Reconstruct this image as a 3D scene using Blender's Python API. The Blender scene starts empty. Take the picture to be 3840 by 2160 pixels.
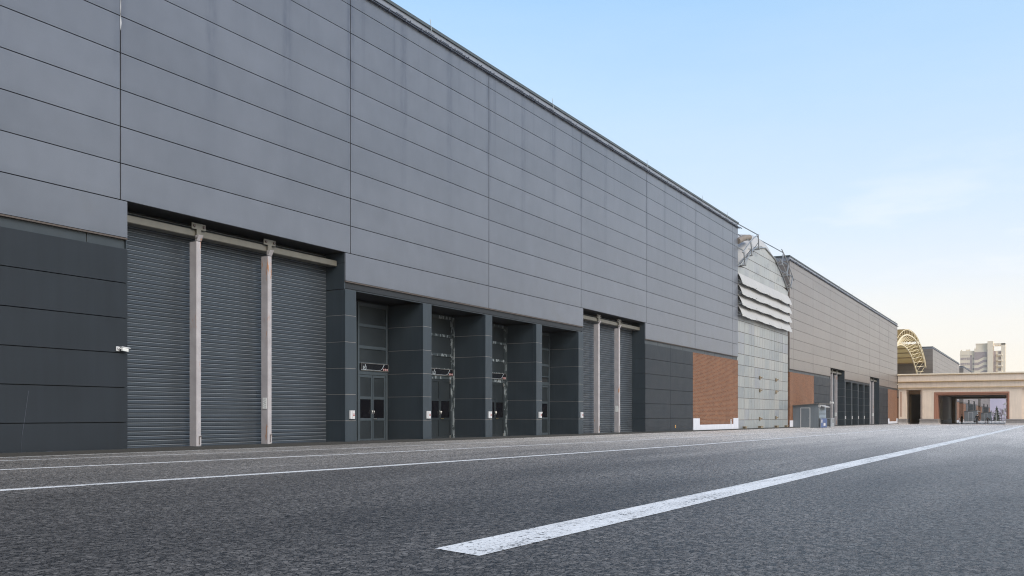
import bpy, math, random
from mathutils import Vector, Matrix
R = math.radians
random.seed(7)
sc = bpy.context.scene
COL = sc.collection
GS = 0.003                                   # the road falls gently away from the camera
def gz(y): return -GS * y
FX = -22.8                                   # plane of the hall fronts

# ------------------------------------------------------------------ mesh helper
class MB:
    def __init__(s): s.v = []; s.f = []; s.m = []; s.smooth = []
    def add(s, vs, fs, mat=0, smooth=False):
        o = len(s.v); s.v += [tuple(p) for p in vs]
        for f in fs: s.f.append([i + o for i in f]); s.m.append(mat); s.smooth.append(smooth)
    def box(s, x0, x1, y0, y1, z0, z1, mat=0):
        s.add([(x0,y0,z0),(x1,y0,z0),(x1,y1,z0),(x0,y1,z0),(x0,y0,z1),(x1,y0,z1),(x1,y1,z1),(x0,y1,z1)],
              [(0,3,2,1),(4,5,6,7),(0,1,5,4),(1,2,6,5),(2,3,7,6),(3,0,4,7)], mat)
    def quad(s, a, b, c, d, mat=0): s.add([a,b,c,d], [(0,1,2,3)], mat)
    def prism(s, pts, d, mat=0):             # closed polygon pts swept by vector d
        n = len(pts); d = Vector(d)
        vs = [Vector(p) for p in pts] + [Vector(p) + d for p in pts]
        s.add(vs, [tuple(range(n))[::-1], tuple(range(n, 2*n))] + [(i, (i+1) % n, n+(i+1) % n, n+i) for i in range(n)], mat)
    def bar(s, a, b, w, h=None, mat=0):      # square bar between two points
        h = h or w; a, b = Vector(a), Vector(b); d = (b-a).normalized()
        u = d.cross(Vector((0,0,1)));  u = u.normalized() if u.length > 1e-4 else Vector((1,0,0))
        t = u.cross(d)
        q = [u*w/2+t*h/2, -u*w/2+t*h/2, -u*w/2-t*h/2, u*w/2-t*h/2]
        s.add([a+k for k in q] + [b+k for k in q], [(0,1,2,3),(7,6,5,4),(0,4,5,1),(1,5,6,2),(2,6,7,3),(3,7,4,0)], mat)
    def tube(s, pts, r, n=8, mat=0, rad=None, cap=True):
        pts = [Vector(p) for p in pts]; rings = []; u0 = None
        for i, p in enumerate(pts):
            d = (pts[min(i+1, len(pts)-1)] - pts[max(i-1, 0)]).normalized()
            if u0 is None:
                u0 = d.cross(Vector((0,0,1)))
                if u0.length < 1e-3: u0 = d.cross(Vector((0,1,0)))
            u = (u0 - d*u0.dot(d)).normalized(); w = d.cross(u); u0 = u
            rr = rad[i] if rad else r
            rings.append([p + (u*math.cos(2*math.pi*k/n) + w*math.sin(2*math.pi*k/n))*rr for k in range(n)])
        vs = [v for rg in rings for v in rg]; fs = []
        for i in range(len(pts)-1):
            for k in range(n):
                fs.append((i*n+k, i*n+(k+1) % n, (i+1)*n+(k+1) % n, (i+1)*n+k))
        s.add(vs, fs, mat, True)
        if cap:
            s.add(rings[0], [tuple(range(n))[::-1]], mat); s.add(rings[-1], [tuple(range(n))], mat)
    def disc(s, c, r, axis='x', n=14, mat=0, r0=0):
        def P(rr, k):
            a = 2*math.pi*k/n; ca, sa = rr*math.cos(a), rr*math.sin(a)
            return (c[0], c[1]+ca, c[2]+sa) if axis == 'x' else (c[0]+ca, c[1], c[2]+sa) if axis == 'y' else (c[0]+ca, c[1]+sa, c[2])
        if r0: s.add([P(r, k) for k in range(n)] + [P(r0, k) for k in range(n)], [(k, (k+1) % n, n+(k+1) % n, n+k) for k in range(n)], mat)
        else: s.add([P(r, k) for k in range(n)], [tuple(range(n))], mat)
    def ball(s, c, r, n=10, mat=0, sc3=(1,1,1)):
        vs = []; fs = []; h = n//2
        for i in range(h+1):
            a = math.pi*i/h
            for k in range(n):
                b = 2*math.pi*k/n
                vs.append((c[0]+r*sc3[0]*math.sin(a)*math.cos(b), c[1]+r*sc3[1]*math.sin(a)*math.sin(b), c[2]+r*sc3[2]*math.cos(a)))
        for i in range(h):
            for k in range(n): fs.append((i*n+k, (i+1)*n+k, (i+1)*n+(k+1) % n, i*n+(k+1) % n))
        s.add(vs, fs, mat, True)
    def obj(s, name, mats, parent=None, loc=None):
        me = bpy.data.meshes.new(name); me.from_pydata(s.v, [], s.f)
        for m in (mats if isinstance(mats, (list, tuple)) else [mats]): me.materials.append(m)
        me.polygons.foreach_set('material_index', s.m); me.polygons.foreach_set('use_smooth', s.smooth); me.update()
        o = bpy.data.objects.new(name, me); COL.objects.link(o)
        if parent: o.parent = parent
        if loc: o.location = loc
        return o

def tag(o, label, cat, group=None):
    o['label'] = label; o['category'] = cat
    if group: o['group'] = group
    return o
def thing(name, loc, label, cat, group=None, rz=0):
    o = bpy.data.objects.new(name, None); COL.objects.link(o); o.location = loc; o.rotation_euler = (0,0,rz)
    o.empty_display_size = .3
    return tag(o, label, cat, group)
def struct(o, kind='structure'): o['kind'] = kind; return o
def copy_tree(o, parent=None, skip=()):
    c = o.copy(); COL.objects.link(c); c.parent = parent
    for ch in list(o.children):
        if ch.name.split('.')[0] not in skip: copy_tree(ch, c, skip)
    return c

# ------------------------------------------------------------------ materials
class NT:
    def __init__(s, name):
        s.mat = bpy.data.materials.new(name); s.mat.use_nodes = True; s.t = s.mat.node_tree
        s.b = s.t.nodes['Principled BSDF']
    def n(s, typ, inputs=None, **props):
        nd = s.t.nodes.new(typ)
        for k, v in props.items(): setattr(nd, k, v)
        for k, v in (inputs or {}).items(): s.set(nd.inputs[k], v)
        return nd
    def set(s, sock, v):
        if isinstance(v, bpy.types.NodeSocket): s.t.links.new(v, sock)
        elif isinstance(v, bpy.types.Node): s.t.links.new(v.outputs[0], sock)
        else:
            if hasattr(sock.default_value, '__len__') and len(sock.default_value) == 4 and len(v) == 3: v = (*v, 1)
            sock.default_value = v
    def math(s, op, a, b=0., c=None, clamp=False):
        nd = s.n('ShaderNodeMath', {0: a, 1: b}, operation=op, use_clamp=clamp)
        if c is not None: s.set(nd.inputs[2], c)
        return nd.outputs[0]
    def ss(s, v, lo, hi):
        return s.n('ShaderNodeMapRange', {'Value': v, 'From Min': lo, 'From Max': hi}, interpolation_type='SMOOTHSTEP').outputs[0]
    def mix(s, f, a, b):
        nd = s.n('ShaderNodeMix', data_type='RGBA'); s.set(nd.inputs['Factor'], f)
        s.set(nd.inputs['A'], a); s.set(nd.inputs['B'], b); return nd.outputs['Result']
    def co(s):
        c = s.n('ShaderNodeTexCoord').outputs['Object']; x = s.n('ShaderNodeSeparateXYZ', {0: c})
        return c, x.outputs[0], x.outputs[1], x.outputs[2]
    def vec(s, x, y, z): return s.n('ShaderNodeCombineXYZ', {0: x, 1: y, 2: z}).outputs[0]
    def noise(s, v, scale, detail=3, rough=.55):
        return s.n('ShaderNodeTexNoise', {'Vector': v, 'Scale': scale, 'Detail': detail, 'Roughness': rough}).outputs['Fac']
    def bump(s, h, strength, dist=.01):
        s.set(s.b.inputs['Normal'], s.n('ShaderNodeBump', {'Height': h, 'Strength': strength, 'Distance': dist}).outputs[0])
    def fin(s, col=None, rough=None, metal=0., spec=.5):
        if col is not None: s.set(s.b.inputs['Base Color'], col)
        if rough is not None: s.set(s.b.inputs['Roughness'], rough)
        s.set(s.b.inputs['Metallic'], metal); s.set(s.b.inputs['Specular IOR Level'], spec); return s.mat

def mottled(name, col, rough=.5, metal=0., var=.16, scale=1.4, spec=.5, streak=.12):
    """plain paint or stone with soft tonal patches and faint downward streaks"""
    k = NT(name); c, x, y, z = k.co()
    n1 = k.noise(c, scale, 4); n2 = k.noise(k.vec(k.math('MULTIPLY', x, 5), k.math('MULTIPLY', y, 5), k.math('MULTIPLY', z, .35)), 1., 3)
    f = k.math('ADD', k.math('MULTIPLY', k.math('SUBTRACT', n1, .5), 2*var), k.math('MULTIPLY', k.math('SUBTRACT', n2, .5), 2*streak))
    v = k.math('ADD', f, 1.)
    colr = k.n('ShaderNodeVectorMath', {0: col, 1: k.vec(v, v, v)}, operation='MULTIPLY').outputs[0]
    r = k.math('ADD', k.math('MULTIPLY', k.math('SUBTRACT', n1, .5), .25), rough)
    return k.fin(colr, r, metal, spec)

def cladding_mat(name, col, wet=1.):
    k = NT(name); c, x, y, z = k.co()
    big = k.noise(c, .22, 3); fine = k.noise(k.vec(x, k.math('MULTIPLY', y, 1.1), k.math('MULTIPLY', z, .8)), 1.2, 4)
    # rain streaks hanging from the parapet joints, every 3.376 m, and a thinner irregular set
    ph = k.math('PINGPONG', k.math('ADD', y, 1.69), 1.688)
    wob = k.math('MULTIPLY', k.math('SUBTRACT', k.noise(k.vec(0., 0., z), .6, 2), .5), .1)
    s1 = k.math('SUBTRACT', 1., k.ss(k.math('ABSOLUTE', k.math('ADD', k.math('SUBTRACT', ph, 1.6), wob)), 0., .24))
    amt = k.ss(k.noise(k.vec(0., y, 0.), .33, 1), .30, .50)
    s2 = k.ss(k.noise(k.vec(0., k.math('MULTIPLY', y, 2.6), k.math('MULTIPLY', z, .05)), 1., 3), .56, .74)
    fade = k.ss(z, 8.2, 15.5); fade2 = k.ss(z, 12.5, 17.3)
    st = k.math('ADD', k.math('MULTIPLY', k.math('MULTIPLY', s1, amt), k.math('MULTIPLY', k.math('MULTIPLY', fade, k.ss(k.noise(k.vec(0., k.math('MULTIPLY', y, 3.), k.math('MULTIPLY', z, .9)), 1., 4, .65), .25, .7)), .52*wet)),
                k.math('MULTIPLY', k.math('MULTIPLY', s2, fade2), .4), clamp=True)
    v = k.math('ADD', 1., k.math('ADD', k.math('MULTIPLY', k.math('SUBTRACT', big, .5), .40), k.math('MULTIPLY', k.math('SUBTRACT', fine, .5), .24)))
    cell = k.n('ShaderNodeTexWhiteNoise', {'Vector': k.vec(0., k.math('FLOOR', k.math('DIVIDE', y, 10.13)), k.math('FLOOR', k.math('DIVIDE', k.math('SUBTRACT', z, 6.115), 1.05)))}, noise_dimensions='3D').outputs['Value']
    v = k.math('ADD', v, k.math('MULTIPLY', k.math('SUBTRACT', cell, .5), .10))
    # panels catch more dust towards their lower edge
    pf = k.math('FRACT', k.math('DIVIDE', k.math('SUBTRACT', z, 6.115), 1.05))
    v = k.math('ADD', v, k.math('MULTIPLY', k.math('SUBTRACT', k.ss(pf, 0., .25), 1.), .06))
    base = k.n('ShaderNodeVectorMath', {0: col, 1: k.vec(v, v, v)}, operation='MULTIPLY').outputs[0]
    colr = k.mix(st, base, (.058, .066, .092))
    # grey grime just above the lower edge and pale chalky scuffs
    gr = k.math('MULTIPLY', k.ss(k.noise(k.vec(0., k.math('MULTIPLY', y, .5), k.math('MULTIPLY', z, .9)), 1.0, 3), .52, .75), k.math('SUBTRACT', 1., k.ss(z, 6.3, 8.6)))
    colr = k.mix(k.math('MULTIPLY', gr, .3), colr, (.12, .118, .112))
    pale = k.math('MULTIPLY', k.ss(k.noise(c, .55, 6, .7), .66, .78), .25)
    colr = k.mix(pale, colr, (.30, .32, .36))
    k.bump(k.noise(k.vec(x, k.math('MULTIPLY', y, .35), z), 1.3, 1), .12, .02)
    return k.fin(colr, k.math('ADD', k.math('MULTIPLY', big, .16), .27), .25, .5)

def brick_mat(name, a, b, mortar):
    k = NT(name); c, x, y, z = k.co()
    v = k.vec(k.math('ADD', y, x), z, 0.)
    br = k.n('ShaderNodeTexBrick', {'Vector': v, 'Color1': a, 'Color2': b, 'Mortar': mortar, 'Scale': 1., 'Mortar Size': .011, 'Brick Width': .42, 'Row Height': .105, 'Bias': -.1, 'Mortar Smooth': .25})
    n1 = k.noise(k.vec(0., k.math('MULTIPLY', y, .8), k.math('MULTIPLY', z, .25)), 1., 4); n2 = k.noise(v, 9., 3)
    f = k.math('ADD', .62, k.math('ADD', k.math('MULTIPLY', n1, .5), k.math('MULTIPLY', n2, .3)))
    colr = k.n('ShaderNodeVectorMath', {0: br.outputs['Color'], 1: k.vec(f, f, f)}, operation='MULTIPLY').outputs[0]
    k.bump(k.math('SUBTRACT', 1., br.outputs['Fac']), .5, .012)
    return k.fin(colr, .85, 0., .3)

def rusty_mat(name, col, rust, lo, hi, rough=.5):
    k = NT(name); c, x, y, z = k.co()
    nz = k.noise(k.vec(k.math('MULTIPLY', x, 9), k.math('MULTIPLY', y, 9), k.math('MULTIPLY', z, 1.1)), 1., 5, .7)
    g = k.noise(k.vec(0., y, k.math('MULTIPLY', z, .55)), 1.3, 2)
    m = k.ss(k.math('ADD', nz, k.math('MULTIPLY', k.math('SUBTRACT', g, .5), .55)), lo, hi)
    d = k.noise(c, 3., 5); v = k.math('ADD', .72, k.math('MULTIPLY', d, .5))
    base = k.n('ShaderNodeVectorMath', {0: col, 1: k.vec(v, v, v)}, operation='MULTIPLY').outputs[0]
    return k.fin(k.mix(m, base, rust), rough, 0., .4)

def peeling_mat(name, col, patch):
    k = NT(name); c, x, y, z = k.co()
    nz = k.noise(k.vec(x, k.math('MULTIPLY', y, 5.5), k.math('MULTIPLY', z, 1.3)), 1.5, 3, .6)
    m = k.ss(nz, .555, .575)
    return k.fin(k.mix(m, col, patch), .55, 0., .4)

def asphalt_pattern(k):
    c, x, y, z = k.co()
    wv = k.n('ShaderNodeTexNoise', {'Vector': c, 'Scale': 14., 'Detail': 2.}).outputs['Color']
    cw = k.n('ShaderNodeVectorMath', {0: c, 1: k.n('ShaderNodeVectorMath', {0: wv, 3: .035}, operation='SCALE').outputs[0]}, operation='ADD').outputs[0]
    vo = k.n('ShaderNodeTexVoronoi', {'Vector': cw, 'Scale': 21., 'Randomness': 1.}, feature='F1')
    ed = k.n('ShaderNodeTexVoronoi', {'Vector': cw, 'Scale': 21., 'Randomness': 1.}, feature='DISTANCE_TO_EDGE').outputs['Distance']
    rnd = k.n('ShaderNodeSeparateColor', {0: vo.outputs['Color']}).outputs[0]
    return c, x, y, z, vo.outputs['Distance'], ed, rnd

def asphalt_mat(name):
    k = NT(name); c, x, y, z, d1, ed, rnd = asphalt_pattern(k)
    clump = k.noise(c, 11., 4, .65); grit = k.noise(c, 60., 3, .7); fine = k.noise(c, 26., 4, .75)
    patch = k.noise(k.vec(k.math('MULTIPLY', x, .5), k.math('MULTIPLY', y, .09), 0.), 1., 4)
    band = k.noise(k.vec(k.math('MULTIPLY', x, .9), k.math('MULTIPLY', y, .012), 0.), 1., 3)
    # open dark pores between the stones, sharp edged
    fr = k.n('ShaderNodeTexNoise', {'Vector': k.vec(x, k.math('MULTIPLY', y, .50), 0.), 'Scale': 16., 'Detail': 6., 'Roughness': .85}).outputs['Fac']
    pore = k.ss(k.math('ADD', k.math('MULTIPLY', fine, .45), k.math('MULTIPLY', fr, .8)), .53, .66)
    crev = k.math('MULTIPLY', k.ss(ed, .0, .10), pore)
    stone = k.math('ADD', .45, k.math('ADD', k.math('MULTIPLY', rnd, .75), k.math('MULTIPLY', grit, .5)))
    tone = k.math('ADD', .50, k.math('ADD', k.math('MULTIPLY', patch, .5), k.math('MULTIPLY', band, .5)))
    # the lanes nearest the halls are older, paler tarmac; the far end's bright sheen is painted in as paler colour; wheel tracks are darker
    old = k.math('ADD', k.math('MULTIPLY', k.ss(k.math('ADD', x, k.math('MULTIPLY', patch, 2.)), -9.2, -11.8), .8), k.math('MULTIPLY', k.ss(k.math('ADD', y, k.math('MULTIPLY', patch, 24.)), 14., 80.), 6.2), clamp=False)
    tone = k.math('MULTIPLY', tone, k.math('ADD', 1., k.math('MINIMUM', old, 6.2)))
    v = k.math('MULTIPLY', k.math('MULTIPLY', stone, tone), k.math('ADD', .07, k.math('MULTIPLY', crev, 1.25)))
    col = k.n('ShaderNodeVectorMath', {0: (.083, .077, .071), 1: k.vec(v, v, v)}, operation='MULTIPLY').outputs[0]
    stn = k.math('MULTIPLY', k.ss(k.noise(k.vec(k.math('MULTIPLY', x, .8), k.math('MULTIPLY', y, .35), 3.), 1., 5, .65), .60, .70), .35)
    col = k.mix(stn, col, (.020, .020, .020))
    ckv = k.n('ShaderNodeVectorMath', {0: k.vec(k.math('MULTIPLY', x, .30), k.math('MULTIPLY', y, .10), 0.), 1: k.n('ShaderNodeVectorMath', {0: k.n('ShaderNodeTexNoise', {'Vector': c, 'Scale': 1.2, 'Detail': 5.}).outputs['Color'], 3: .22}, operation='SCALE').outputs[0]}, operation='ADD').outputs[0]
    ck = k.n('ShaderNodeTexVoronoi', {'Vector': ckv, 'Scale': 1.}, feature='DISTANCE_TO_EDGE').outputs['Distance']
    ckm = k.math('MULTIPLY', k.math('SUBTRACT', 1., k.ss(ck, .0, .006)), k.ss(patch, .5, .62))
    col = k.mix(k.math('MULTIPLY', ckm, .7), col, (.012, .012, .012))
    spk = k.ss(k.math('MULTIPLY', rnd, grit), .58, .63)
    col = k.mix(k.math('MULTIPLY', spk, .45), col, (.30, .30, .30))
    h = k.math('ADD', k.math('MULTIPLY', crev, 1.), k.math('MULTIPLY', grit, .35))
    k.bump(h, .45, .010)
    return k.fin(col, k.math('ADD', .36, k.math('MULTIPLY', rnd, .2)), 0., .22)

def line_paint_mat(name):
    k = NT(name); c, x, y, z, d1, ed, rnd = asphalt_pattern(k)
    clump = k.noise(c, 11., 4, .65); grit = k.noise(c, 60., 3, .7); fine = k.noise(c, 26., 4, .75)
    wear = k.noise(k.vec(k.math('MULTIPLY', x, 4), k.math('MULTIPLY', y, .5), 0.), 1., 4)
    fr = k.n('ShaderNodeTexNoise', {'Vector': k.vec(x, k.math('MULTIPLY', y, .50), 0.), 'Scale': 16., 'Detail': 6., 'Roughness': .85}).outputs['Fac']
    p = k.math('ADD', k.math('ADD', k.math('MULTIPLY', fine, .85), k.math('MULTIPLY', fr, .15)), k.math('ADD', k.math('MULTIPLY', k.math('SUBTRACT', clump, .5), .45), k.math('MULTIPLY', k.math('SUBTRACT', wear, .5), .28)))
    hole = k.math('SUBTRACT', 1., k.ss(p, .40, .435))
    crack = k.math('MULTIPLY', k.math('SUBTRACT', 1., k.ss(ed, .0, .05)), k.ss(clump, .5, .6))
    hole = k.math('MAXIMUM', hole, k.math('MULTIPLY', crack, .8))
    v = k.math('ADD', .74, k.math('ADD', k.math('MULTIPLY', rnd, .10), k.math('MULTIPLY', wear, .34)))
    base = k.n('ShaderNodeVectorMath', {0: (.74, .735, .72), 1: k.vec(v, v, v)}, operation='MULTIPLY').outputs[0]
    k.bump(k.math('SUBTRACT', 1., hole), .4, .008)
    return k.fin(k.mix(k.math('MULTIPLY', hole, .92), base, (.035, .036, .038)), .55, 0., .4)

M = {}
M['clad'] = cladding_mat('grey_cladding', (.139, .148, .172))
M['clad2'] = cladding_mat('mauve_cladding', (.182, .160, .148), .3)
M['core'] = mottled('black_backing', (.012, .013, .015), .8)
M['frieze'] = mottled('blue_grey_frieze', (.028, .036, .043), .45)
M['tan'] = mottled('tan_sealant', (.30, .215, .15), .7)
M['base'] = mottled('charcoal_panels', (.012, .0158, .0210), .5, .0, .30, .7, .35, .25)
M['col'] = mottled('dark_teal_panels', (.027, .0365, .0455), .45, .0, .22, .8, .4, .2)
M['joint'] = mottled('pale_joint', (.34, .31, .29), .7)
M['soffit'] = mottled('dark_soffit', (.012, .014, .017), .6)
M['brick'] = brick_mat('red_brick', (.17, .071, .034), (.108, .045, .023), (.20, .145, .11))
M['plinth'] = mottled('pale_plinth', (.50, .51, .56), .7, 0, .1, 2.)
def slat_mat(name, col, rough):
    k = NT(name); c, x, y, z = k.co()
    n1 = k.noise(k.vec(0., k.math('MULTIPLY', y, .8), k.math('MULTIPLY', z, 5.5)), 1., 4, .65); n2 = k.noise(k.vec(0., k.math('ADD', y, k.math('MULTIPLY', z, 2.)), k.math('MULTIPLY', z, 1.2)), 1.3, 3)
    dots = k.math('MULTIPLY', k.math('SINE', k.math('MULTIPLY', y, 90.)), .10)
    v = k.math('ADD', .50, k.math('ADD', dots, k.math('ADD', k.math('MULTIPLY', n1, .6), k.math('MULTIPLY', n2, .45))))
    return k.fin(k.n('ShaderNodeVectorMath', {0: col, 1: k.vec(v, v, v)}, operation='MULTIPLY').outputs[0], rough, .25, .5)
M['shutter'] = slat_mat('grey_slats', (.040, .049, .060), .42)
M['shutter_lip'] = mottled('grey_slat_lip', (.19, .21, .235), .4, .3, .2, .8)
M['post'] = rusty_mat('pinkish_steel', (.345, .325, .335), (.34, .16, .075), .655, .72)
M['beam'] = rusty_mat('weathered_beam', (.125, .118, .10), (.17, .11, .07), .62, .85)
M['bolt'] = mottled('rust_bolt', (.05, .035, .03), .6)
M['door'] = mottled('blue_grey_door', (.040, .052, .062), .45, 0, .2, 1.2)
M['doorpanel'] = mottled('dark_door_panel', (.012, .017, .021), .5, 0, .2, 1.2)
M['peel'] = peeling_mat('peeling_door_paint', (.030, .040, .046), (.19, .215, .23))
M['glass'] = NT('black_glass').fin((.004, .004, .006), .06, 0, .5)
M['steel'] = NT('bright_steel').fin((.62, .60, .56), .3, .9)
M['brass'] = NT('brass').fin((.55, .42, .2), .35, .9)
M['cap'] = mottled('dark_parapet_cap', (.060, .072, .078), .5)
M['tray'] = mottled('grey_cable_tray', (.075, .085, .11), .5, .2)
M['fascia'] = mottled('grey_fascia', (.19, .205, .24), .45)
M['galv'] = mottled('galvanised', (.33, .35, .37), .4, .5)
M['white'] = mottled('white_enamel', (.48, .48, .49), .5, 0, .06, 3)
M['paper'] = mottled('white_paper', (.62, .63, .62), .8, 0, .06, 3)
M['ink'] = NT('grey_ink').fin((.16, .17, .17), .8)
M['red'] = NT('red_print').fin((.30, .06, .055), .7)
M['signblack'] = NT('black_sign').fin((.008, .009, .012), .25)
M['signwhite'] = NT('white_print').fin((.36, .40, .43), .5)
M['signline'] = mottled('pale_sign_curve', (.27, .30, .33), .5)
M['signframe'] = NT('sign_frame').fin((.26, .25, .24), .45, .3)
M['kerb'] = mottled('dark_kerb', (.028, .027, .025), .85)
M['slab'] = mottled('concrete_slab', (.30, .29, .28), .85)
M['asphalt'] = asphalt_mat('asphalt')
M['paint'] = line_paint_mat('road_paint')
M['ground'] = mottled('far_ground', (.14, .135, .13), .9, 0, .2, .05)
M['linkpanel'] = None
M['membrane'] = mottled('white_membrane', (.37, .365, .36), .6, 0, .12, .5, .4, .12)
M['rowline'] = mottled('brown_seam', (.075, .06, .052), .7)
M['tarp'] = rusty_mat('dirty_tarpaulin', (.20, .17, .145), (.12, .09, .07), .55, .8, .8)
M['tubes'] = mottled('grey_tube', (.27, .28, .29), .4, .4)
M['anchor'] = rusty_mat('rusty_anchor', (.23, .19, .13), (.25, .13, .05), .5, .7)
M['shedwall'] = mottled('blue_grey_sheet', (.125, .145, .165), .5, 0, .08, 1.5)
M['shedroof'] = mottled('brown_sheet', (.10, .09, .08), .6)
M['louvre'] = mottled('grey_louvre', (.22, .25, .28), .4, .3)
M['blue'] = mottled('blue_board', (.045, .08, .20), .4, 0, .35, 3.)
M['stone'] = mottled('cream_stone', (.72, .60, .49), .75, 0, .13, .6, .4, .14)
M['stonestain'] = mottled('stained_moulding', (.50, .36, .21), .8, 0, .3, 1.2, .3, .2)
M['stonetop'] = mottled('pale_coping', (.76, .66, .52), .75, 0, .15, 1.)
M['redstone'] = mottled('red_brown_stone', (.32, .145, .09), .6, 0, .15, .8)
M['granite'] = mottled('grey_granite', (.25, .23, .22), .6, 0, .3, 2.)
M['granite2'] = mottled('light_granite', (.46, .43, .41), .6, 0, .2, 2.)
M['brownwall'] = mottled('brown_inner_wall', (.30, .20, .11), .8, 0, .2, .4)
M['truss'] = mottled('cream_tube', (.72, .62, .42), .45, 0, .1, 1.)
M['sheet'] = mottled('tan_roof_sheet', (.62, .47, .24), .6, 0, .15, .3)
k_ = NT('tan_translucent_sheet'); d_ = k_.n('ShaderNodeBsdfDiffuse', {0: (.36, .26, .12)}); t_ = k_.n('ShaderNodeBsdfTranslucent', {0: (.44, .31, .13)})
k_.t.links.new(k_.n('ShaderNodeMixShader', {0: .55, 1: d_, 2: t_}).outputs[0], k_.t.nodes['Material Output'].inputs[0]); M['sheet'] = k_.mat
M['sheetpurlin'] = mottled('brown_purlin', (.30, .21, .10), .6)
M['skylight'] = NT('skylight_strip').fin((.85, .86, .85), .5)
M['rail'] = mottled('grey_rail', (.22, .19, .19), .5, .3)
M['tower'] = mottled('cream_render', (.80, .69, .54), .8, 0, .06, .08)
M['towerglass'] = mottled('mauve_glass', (.40, .32, .31), .3, 0, .2, .3)
M['needle'] = mottled('dark_needles', (.045, .06, .05), .9, 0, .3, 2)
M['bark'] = mottled('grey_bark', (.13, .10, .10), .9)
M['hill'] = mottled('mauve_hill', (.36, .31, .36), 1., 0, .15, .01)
M['skin'] = NT('skin').fin((.45, .27, .19), .6)
M['coat'] = mottled('black_coat', (.016, .013, .013), .85)
M['coat2'] = mottled('dark_brown_coat', (.030, .022, .020), .85)
M['trouser'] = mottled('dark_trousers', (.020, .018, .022), .85)
M['hair'] = NT('black_hair').fin((.008, .007, .007), .6)

def link_panel_mat(tone):
    """old translucent sheets: every sheet its own grey-green tone, milky streaks and patches"""
    k = NT('milky_panels'); c, x, y, z = k.co()
    col = k.n('ShaderNodeRGB'); col.outputs[0].default_value = (*tone, 1)
    st = k.ss(k.noise(k.vec(0., k.math('MULTIPLY', y, 3.2), k.math('MULTIPLY', z, .4)), 1., 4), .5, .8)
    up = k.ss(z, 7., 13.)
    milk = k.math('ADD', k.math('MULTIPLY', st, .5), k.math('MULTIPLY', up, .35), clamp=True)
    ptc = k.ss(k.noise(k.vec(x, k.math('MULTIPLY', y, .6), z), .9, 5, .6), .54, .6)
    ptc = k.math('MULTIPLY', ptc, k.ss(z, 12.5, 14.5))
    out = k.mix(milk, col.outputs[0], (.38, .385, .38))
    out = k.mix(k.math('MULTIPLY', ptc, .6), out, (.17, .185, .20))
    warm = k.ss(k.noise(c, .35, 3), .5, .75)
    out = k.mix(k.math('MULTIPLY', warm, .25), out, (.30, .275, .23))
    return k.fin(out, .38, 0., .5)
M['linkpanel'] = [link_panel_mat(t) for t in ((.185, .205, .215), (.215, .235, .24), (.235, .25, .25), (.265, .272, .265), (.20, .215, .235))]

# ------------------------------------------------------------------ ground, road, markings
def sheet(name, x0, x1, y0, y1, dz, mat, ny=2):
    b = MB(); ys = [y0 + (y1-y0)*i/ny for i in range(ny+1)]
    b.add([p for y in ys for p in ((x0, y, gz(y)+dz), (x1, y, gz(y)+dz))], [(2*i, 2*i+1, 2*i+3, 2*i+2) for i in range(ny)])
    return struct(b.obj(name, mat))
sheet('ground', -2500, 2500, -400, 4200, -.02, M['ground'], 1)
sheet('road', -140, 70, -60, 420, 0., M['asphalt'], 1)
def marking(pts):
    """white road line: list of (left x, right x, left y, right y)"""
    b = MB(); vs = []
    for xl, xr, yl, yr in pts: vs += [(xl, yl, gz(yl)+.004), (xr, yr, gz(yr)+.004)]
    b.add(vs, [(2*i, 2*i+1, 2*i+3, 2*i+2) for i in range(len(pts)-1)])
    return struct(b.obj('lane_marking', M['paint']))
marking([(-4.01,-3.52,5.79,5.64), (-3.96,-3.47,9.5,9.4), (-3.9,-3.42,16,16), (-3.65,-3.17,35,35), (-3.1,-2.6,80,80), (-2.3,-1.75,160,160)])
marking([(-12.75,-12.48,2,2), (-12.42,-12.16,7.5,7.5), (-11.93,-11.66,14.2,14.2), (-11.30,-11.03,31.8,31.8), (-11.4,-11.1,70,70), (-11.85,-11.5,132,132)])
marking([(-17.6,-17.37,5,5), (-17.2,-16.97,10.3,10.3), (-16.5,-16.27,19.5,19.5), (-15.80,-15.56,44.7,44.7), (-15.65,-15.4,63,63)])
marking([(-14.25,-13.95,62,62), (-13.75,-13.45,71,71)])
marking([(-21.1,-20.95,6,6), (-20.65,-20.5,12.4,12.4), (-19.55,-19.4,22.9,22.9), (-19.42,-19.25,55,55)])
marking([(-17.75,-17.5,53,53), (-17.55,-17.3,60.5,60.5)])
marking([(-15.2,-14.9,84,84), (-14.9,-14.6,100,100)])
marking([(-22.25,-22.1,9,9), (-22.15,-22.03,15.5,15.5), (-21.9,-21.78,24,24)])
b = MB()
for i in range(24):
    y0, y1 = -8 + i*8, -8 + (i+1)*8
    b.add([(FX-.6, y0, -3), (FX+.24, y0, -3), (FX+.24, y1, -3), (FX-.6, y1, -3), (FX-.6, y0, gz(y0)+.09), (FX+.24, y0, gz(y0)+.09), (FX+.24, y1, gz(y1)+.09), (FX-.6, y1, gz(y1)+.09)],
          [(4,5,6,7), (1,2,6,5)] + ([(0,1,5,4)] if i == 0 else []) + ([(2,3,7,6)] if i == 23 else []))
struct(b.obj('kerb', M['kerb']))

# ------------------------------------------------------------------ one exhibition hall, built round its own centre
HL = 41.5                                     # half length
ZR = [6.10] + [7.165 + 1.05*j for j in range(10)] + [17.22]
VJ = [-HL, -39.9, -30.1, -20.22, -10.13, 0., 10.13, 20.22, 30.1, 39.9, HL]
DEP = 46.
OPN = [(-19.97, -10.43), (10.43, 19.97)]
COLS = [(-10.43, -9.79), (-5.38, -4.75), (-.31, .31), (4.75, 5.38), (9.79, 10.43)]
BZ = [.80, 1.80, 2.79, 3.79, 4.80, 5.79]

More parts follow.
